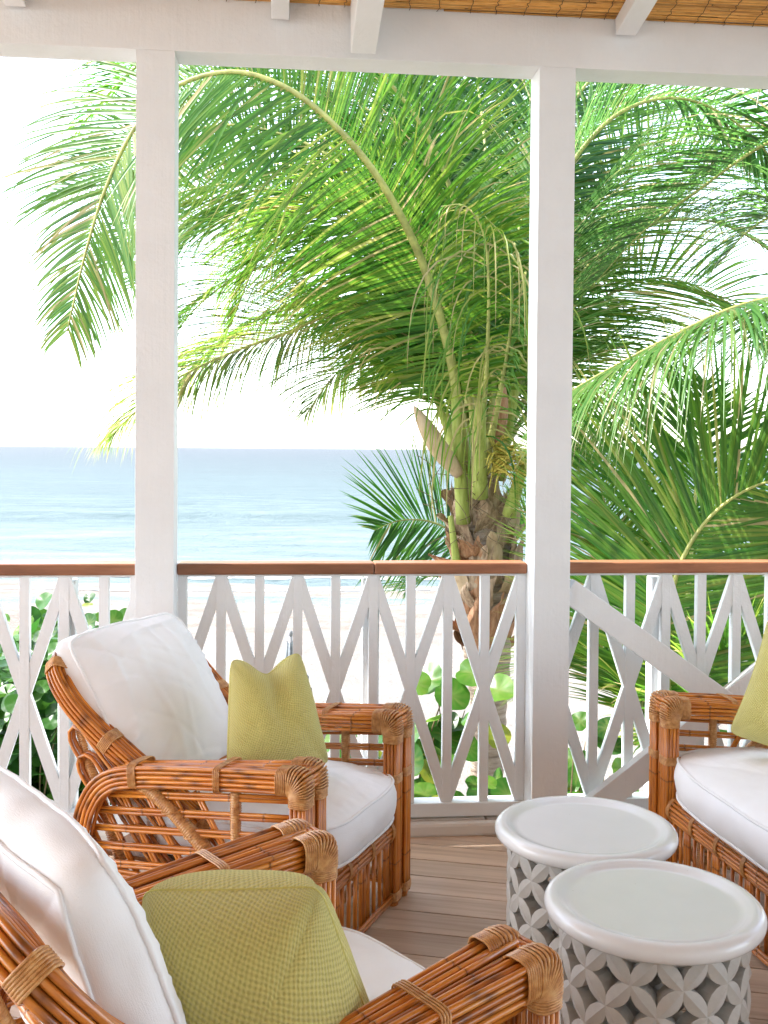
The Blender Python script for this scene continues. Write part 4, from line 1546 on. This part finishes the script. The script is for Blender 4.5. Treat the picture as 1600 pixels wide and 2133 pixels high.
# right-hand side of the crown
frond(palm, W([(1030, 970, 7.6), (1100, 720, 8.1), (1200, 500, 8.5), (1330, 360, 8.8), (1480, 320, 9.0), (1620, 380, 9.1)]), 1.35, 65, .030, .4, .024, tint=.50, dry=.05, face=(.1, -.8, .6))
frond(palm, W([(1030, 970, 7.6), (1110, 800, 7.9), (1220, 650, 8.2), (1360, 580, 8.5), (1500, 620, 8.7), (1600, 720, 8.8)]), 1.2, 60, .030, .6, .024, tint=.55, dry=.08, face=(.1, -.8, .6))
frond(palm, W([(1020, 960, 7.7), (1080, 620, 8.2), (1180, 330, 8.7), (1300, 130, 9.0), (1450, 20, 9.3)]), 1.4, 100, .032, .35, .024, tint=.45, dry=.04, face=(.1, -.8, .6))
frond(palm, W([(1020, 960, 7.1), (1048, 790, 6.95), (1085, 620, 6.8), (1135, 450, 6.7), (1205, 320, 6.6), (1300, 230, 6.6), (1420, 205, 6.7), (1540, 260, 6.8), (1650, 380, 6.9)]), 1.25, 120, .030, .45, .028, tint=.52, matl='palm_dark', side=(.3, -.9, .2))
frond(palm, W([(1030, 970, 7.4), (1080, 810, 7.5), (1150, 660, 7.7), (1240, 540, 7.9), (1350, 470, 8.0), (1480, 460, 8.1), (1600, 520, 8.1), (1700, 620, 8.2)]), 1.15, 100, .029, .6, .025, tint=.56, matl='palm_dark')
frond(palm, W([(1015, 960, 7.4), (1040, 700, 7.5), (1090, 450, 7.6), (1170, 250, 7.6), (1280, 120, 7.6), (1420, 60, 7.6), (1560, 90, 7.6)]), 1.25, 100, .030, .4, .026, tint=.52, matl='palm_dark')
frond(palm, W([(1025, 965, 7.5), (1080, 740, 7.9), (1160, 520, 8.2), (1260, 380, 8.4), (1380, 320, 8.5), (1520, 340, 8.6)]), 1.2, 95, .029, .5, .024, tint=.52, matl='palm_dark')
frond(palm, W([(1030, 975, 7.4), (1090, 870, 7.6), (1160, 780, 7.8), (1250, 720, 8.0), (1350, 740, 8.1), (1430, 820, 8.2)]), .95, 55, .028, .7, .024, tint=.50, matl='palm_dark', dry=.1)
# fronds arching towards the house, their leaflets hanging as pale strings before the crown
frond(palm, W([(1000, 985, 6.95), (1008, 860, 6.75), (1015, 740, 6.6), (1018, 600, 6.45), (1008, 490, 6.35), (970, 430, 6.25), (920, 430, 6.2)]), 1.1, 20, .020, 4.5, .022, tint=.62, dry=.3, lseg=9, vang=-.6)
frond(palm, W([(1012, 980, 7.0), (1040, 830, 6.8), (1062, 700, 6.65), (1066, 590, 6.55), (1050, 500, 6.5), (1010, 450, 6.45)]), .95, 14, .020, 4.2, .022, tint=.55, dry=.25, lseg=9, vang=-.6)
frond(palm, W([(985, 975, 7.3), (960, 840, 7.5), (900, 740, 7.8), (800, 720, 8.2), (700, 780, 8.5), (640, 860, 8.6)]), 1.2, 95, .027, 1.4, .022, tint=.55, dry=.1)
# petioles, sheaths, spathes, flowers
for a, b_, r_ in (((965, 1090, 7.02), (948, 830, 6.9), .05), ((1000, 1035, 6.95), (1000, 840, 6.7), .055), ((1060, 1075, 7.0), (1098, 940, 6.9), .05), ((952, 1175, 6.98), (938, 1075, 6.95), .030), ((978, 1010, 7.1), (915, 850, 7.3), .04), ((1040, 1000, 7.1), (1075, 800, 7.0), .045)):
    in_root(MB().tube(spline([at(*a), (at(*a) + at(*b_)) / 2, at(*b_)], 10), np.linspace(r_, r_ * .6, 10), 10).build('petiole', MT['petiole']), palm)
tc_ = spline(b_t, 90)
for i in range(84):
    zt_ = crown.z + .02 - (i / 83) * .95 + random.uniform(-.04, .04)
    jj = int(np.argmin(abs(tc_[:, 2] - (zt_ - .05))))
    c0 = Vector(tc_[jj])
    a = i * 2.4 + random.uniform(-.4, .4)
    out = Vector((math.cos(a), math.sin(a), 0))
    rr_ = .13 + .05 * min(1, (crown.z - zt_) / .3) - .03 * max(0, (crown.z - zt_ - .6) / .3)
    L_ = random.uniform(.20, .36)
    p = Vector((c0.x, c0.y, zt_ - L_ * .7)) + out * rr_ * .88
    q_ = Vector((c0.x, c0.y, zt_ + L_ * .3)) + out * (rr_ + random.uniform(.02, .10)) + Vector((-out.y, out.x, 0)) * random.uniform(-.12, .12)
    if random.random() < .3:
        q_ = q_ + out * .08 - Vector((0, 0, .12))
    mt = 'rust' if (crown.z - zt_) > .68 else random.choice(['fibre', 'fibre', 'fibre', 'spathe', 'rust'])
    sheath(palm, p, q_, random.uniform(.13, .25), mt, random.uniform(.15, .45), seed=i * 3.1, out=out, bulge=.02)
spindle(palm, at(958, 990, 6.9), at(862, 845, 6.85), .062, 'spathe', 'spathe')
spindle(palm, at(1032, 930, 6.95), at(1050, 800, 6.9), .05, 'rust', 'spathe')
mb = MB()
for i in range(60):
    a = at(1035 + random.uniform(-8, 8), 960 + random.uniform(-30, 25), 6.85)
    d = Vector((random.uniform(-.10, .28), random.uniform(-.2, .1), random.uniform(-.13, .15)))
    mid = a + d * .6 + Vector((0, 0, .02))
    mb.tube(spline([a, mid, a + d + Vector((0, 0, -.03))], 5), np.linspace(.009, .004, 5), 5)
in_root(mb.build('flower_stalks', MT['flower']), palm)
mb = MB()
for i in range(45):
    a = at(random.uniform(900, 1070), random.uniform(960, 1120), random.uniform(6.8, 6.95))
    d = Vector((random.uniform(-.14, .14), random.uniform(-.1, .1), random.uniform(-.22, .12)))
    mb.tube(spline([a, a + d * .5 + Vector((random.uniform(-.04, .04), 0, 0)), a + d], 5), .0025, 4)
fo = in_root(mb.build('loose_fibres', MT['twig']), palm)
fo['kind'] = 'stuff'

# --- right-hand palm, crown outside the frame
r_base = Vector((3.9, 6.3, -2.0))
rp = palm_root('coconut_palm', r_base, 'coconut palm leaning in past the sofa end, only its drooping fronds in view')
rc = Vector((3.75, 6.2, 2.35))
trunk(rp, [r_base, Vector((3.85, 6.25, -.5)), Vector((3.8, 6.2, 1)), rc], [.18, .13, .13, .18])
frond(rp, [rc] + W([(1900, 620, 5.9), (1750, 600, 5.75), (1600, 622, 5.6), (1500, 652, 5.5), (1400, 700, 5.45), (1300, 752, 5.4), (1190, 815, 5.35), (1120, 875, 5.3)]), 1.25, 125, .028, .95, .026, tint=.56, matl='palm_dark', dry=.1, side=(.1, -1, .1), vang=.1, lseg=8)
frond(rp, [rc] + W([(1850, 330, 6.3), (1720, 270, 6.4), (1595, 300, 6.5), (1460, 392, 6.6), (1340, 482, 6.7), (1230, 600, 6.8)]), 1.15, 85, .030, .6, .024, tint=.52, matl='palm_dark')
frond(rp, [rc] + W([(1850, 500, 6.2), (1740, 440, 6.2), (1640, 440, 6.2), (1560, 480, 6.2), (1490, 560, 6.2)]), 1.15, 80, .028, .7, .024, tint=.5, matl='palm_dark')
frond(rp, [rc] + W([(1950, 300, 5.8), (1850, 150, 5.6), (1700, 120, 5.5), (1580, 190, 5.4)]), 1.1, 70, .03, .5, .024, tint=.52, matl='palm_dark')

# --- low palm behind the railing
l_base = Vector((at(1400, 1500, 5.4).x, 5.5, -2.0))
lp = palm_root('coconut_palm', l_base, 'low young palm with broad fans close behind the cross braced railing')
lc = at(1405, 1640, 5.4)
trunk(lp, [l_base, (l_base + lc) / 2, lc], [.16, .15, .13])
frond(lp, W([(1405, 1640, 5.35), (1392, 1450, 5.25), (1392, 1300, 5.2), (1412, 1190, 5.15), (1460, 1100, 5.1), (1530, 1035, 5.05), (1620, 1000, 5.0), (1730, 1010, 5.0)]), 1.05, 100, .032, .16, .024, tint=.50, matl='palm', side=(-.75, .45, .5), vang=.0, dry=.02, start=.2)
frond(lp, W([(1395, 1640, 5.6), (1385, 1400, 6.2), (1362, 1230, 6.6), (1320, 1120, 6.8), (1255, 1065, 6.9), (1195, 1100, 6.9), (1165, 1190, 6.9)]), .70, 75, .026, .35, .02, tint=.62, dry=.06)
frond(lp, W([(1400, 1640, 5.5), (1420, 1400, 5.9), (1440, 1150, 6.2), (1455, 950, 6.4), (1470, 800, 6.6)]), 1.0, 80, .030, .15, .024, tint=.42, side=(1, 0, 0), vang=-.1, dry=.02)
frond(lp, W([(1395, 1640, 5.4), (1340, 1480, 5.5), (1270, 1400, 5.6), (1190, 1390, 5.7), (1110, 1440, 5.8)]), .75, 75, .030, .35, .02, tint=.55, dry=.14)
frond(lp, W([(1410, 1640, 5.4), (1480, 1450, 5.3), (1580, 1350, 5.2), (1700, 1330, 5.2)]), .8, 70, .032, .3, .02, tint=.5, dry=.05)
frond(lp, W([(1400, 1640, 5.6), (1350, 1350, 6.2), (1290, 1150, 6.6), (1240, 980, 6.9), (1200, 850, 7.1)]), .85, 75, .030, .25, .022, tint=.5, dry=.05, side=(.9, .1, .2))
frond(lp, W([(1400, 1640, 5.6), (1500, 1300, 6.4), (1580, 1100, 6.9), (1680, 950, 7.2)]), .95, 70, .034, .2, .022, tint=.4, dry=.05)

# --- palm behind the main trunk
k_base = Vector((at(1010, 1500, 9.4).x, 9.4, -2.0))
kp = palm_root('coconut_palm', k_base, 'smaller palm whose fronds fan out from behind the ringed trunk')
kc = at(1010, 1230, 9.3)
trunk(kp, [k_base, (k_base + kc) / 2, kc], [.15, .12, .1])
frond(kp, [kc] + W([(985, 1160, 9.1), (945, 1110, 9.0), (890, 1085, 8.9), (830, 1085, 8.8), (780, 1105, 8.8)]), .80, 42, .030, .15, .02, tint=.3, dry=.02, start=.3, side=(.1, .3, 1), vang=.0, spread=1.15)
frond(kp, [kc] + W([(1060, 1150, 9.2), (1110, 1080, 9.1), (1160, 1050, 9.0)]), .75, 42, .030, .2, .02, tint=.35, dry=.02, start=.3)
frond(kp, [kc] + W([(960, 1220, 9.1), (900, 1200, 9.0), (850, 1230, 8.9)]), .6, 36, .028, .3, .018, tint=.4, dry=.03, start=.3)
frond(kp, [kc] + W([(1060, 1260, 9.2), (1120, 1290, 9.1), (1180, 1350, 9.0)]), .7, 42, .028, .3, .018, tint=.45, dry=.1, start=.2)

# ------------------------------------------------------------------ sea grape
def grape_leaf_mesh(seed):
    rg = random.Random(seed)
    V = [(0, 0, 0)]
    n_ = 20
    T = [0]
    V, tn, rb = [(0, .5, .0)], [0], [.55]
    for ring, k_ in ((.55, 0), (1.0, 1)):
        for i in range(n_):
            a = 2 * math.pi * i / n_
            r_ = .5 * ring * (1 + .05 * math.sin(3 * a + seed) + rg.uniform(-.02, .02))
            x_, y = r_ * 1.08 * math.sin(a), .5 - r_ * math.cos(a)
            if i == 0: y += .06 * ring
            V.append((x_, y, .16 * abs(x_) - .10 * (ring ** 2) * (y - .5) ** 2 + .02 * math.sin(4 * a + seed)))
            rb.append(.6 if i in (0, n_ // 2) and ring < 1 else (.25 if i % 2 == 0 else 0) * (ring < 1))
    F = [(0, 1 + i, 1 + (i + 1) % n_) for i in range(n_)]
    F += [(1 + i, 1 + n_ + i, 1 + n_ + (i + 1) % n_, 1 + (i + 1) % n_) for i in range(n_)]
    t0 = (.15, .3, .45, .55, .65, .8, .95)[seed % 7]
    return MB().add(V, F, tint=t0, rib=np.array(rb)).mesh('leaf', MT['grape'])
GL = [grape_leaf_mesh(i) for i in range(14)]
def sea_grape(name_label, stems, leaf, n_leaf, base, thick=.012, spread=.10, cap=300, t0=.3):
    root = empty('sea_grape_bush', base)
    tag(root, name_label, 'bush', 'sea grape bushes')
    inv = Matrix.Translation(-root.location)
    mb = MB()
    allp = []
    for st in stems:
        P = spline(st, 24)
        mb.tube(P[:21], np.linspace(thick, thick * .22, 21), 6)
        allp.append(P)
    s = mb.build('stem', MT['twig'], root)
    s.matrix_local = inv
    cnt = 0
    rest = MB()
    for P in allp:
        T = np.gradient(P, axis=0)
        for k_ in range(n_leaf):
            t = t0 + (1.02 - t0) * (k_ + random.random()) / n_leaf
            i = min(23, int(t * 23))
            b_ = Vector(P[i])
            a = k_ * 2.4 + random.uniform(-.5, .5)
            out = Vector((math.cos(a), math.sin(a) * .8 - .25, random.uniform(-.2, .75))).normalized()
            b_ = b_ + out * random.uniform(0, spread)
            sz = leaf * random.uniform(.6, 1.2)
            nrm = (Vector((random.uniform(-.6, .4), random.uniform(-1.0, .25), random.uniform(.25, 1)))).normalized()
            y_ = (out - nrm * out.dot(nrm)).normalized()
            m = frame_m(b_ - root.location, y_.cross(nrm), y_, nrm) @ Matrix.Scale(sz, 4)
            me = random.choice(GL)
            if cnt < cap:
                link('leaf', me, root, m)
            else:
                v = np.array([tuple(m @ q_.co) for q_ in me.vertices])
                rest.add(v, [tuple(p.vertices) for p in me.polygons], tint=random.uniform(.1, .7))
            cnt += 1
    if rest.n:
        o = rest.build('leaves', MT['grape'], root)
        o['kind'] = 'stuff'
rs = random.Random(3)
def fan_stems(cpx, y_lo, tops, Y, j=.35):
    out = []
    for (tx, ty) in tops:
        Yt = Y + rs.uniform(-j, j)
        a = at(cpx + rs.uniform(-60, 60), y_lo, Y + rs.uniform(-j, j) * .5)
        c = at(tx, ty, Yt)
        m_ = (a + c) / 2 + Vector((rs.uniform(-.1, .1), rs.uniform(-.1, .1), rs.uniform(0, .12)))
        out.append([a, m_, c])
    return out
tops = [(15, 1350), (60, 1300), (100, 1270), (150, 1340), (215, 1260), (240, 1290), (30, 1420), (90, 1400), (140, 1430), (190, 1400), (-40, 1380), (0, 1480), (60, 1500), (120, 1520), (180, 1500), (230, 1450), (-60, 1520), (150, 1600), (60, 1600), (0, 1620), (220, 1560), (-120, 1450), (260, 1500), (30, 1560), (100, 1650), (180, 1640)]
sea_grape('dense leafy sea grape bush behind the railing at the armchair back', fan_stems(90, 2050, tops + [(a_ + rs.uniform(-40, 40), b_ + rs.uniform(20, 120)) for a_, b_ in tops] + [(rs.uniform(-60, 290), rs.uniform(1290, 1500)) for _ in range(44)], 5.8, .7), .100, 34, Vector((at(90, 1500, 5.6).x, 5.6, -1.95)), t0=.55, spread=.16)
tops = [(900, 1375), (960, 1350), (1000, 1385), (880, 1470), (930, 1440), (985, 1420)]
sea_grape('sea grape sprig with large round leaves beside the ringed palm trunk', fan_stems(900, 1900, tops, 5.3, .15), .175, 6, Vector((at(900, 1500, 5.3).x, 5.3, -1.95)), spread=.05)
tops = [(700, 1520), (745, 1500), (790, 1540), (730, 1560), (820, 1590), (880, 1580), (920, 1620), (960, 1600), (1040, 1640), (1080, 1620), (870, 1660), (990, 1660)]
sea_grape('low sea grape bush at the foot of the ringed palm trunk', fan_stems(900, 2100, tops, 5.0, .3), .14, 10, Vector((at(900, 1700, 5.0).x, 5.0, -1.95)))
tops = [(405, 1330), (430, 1380), (420, 1350), (445, 1420)]
sea_grape('small sea grape sprout peeping past the plump back cushion', fan_stems(420, 1900, tops, 5.2, .1), .09, 3, Vector((at(420, 1700, 5.2).x, 5.2, -1.95)), spread=.04)
tops = [(1200, 1500), (1230, 1480), (1265, 1520), (1210, 1580), (1250, 1600), (1195, 1640), (1290, 1560)]
sea_grape('sea grape bush glimpsed behind the lower cross brace board', fan_stems(1220, 2000, tops, 4.9, .2), .14, 7, Vector((at(1220, 1700, 4.9).x, 4.9, -1.95)))
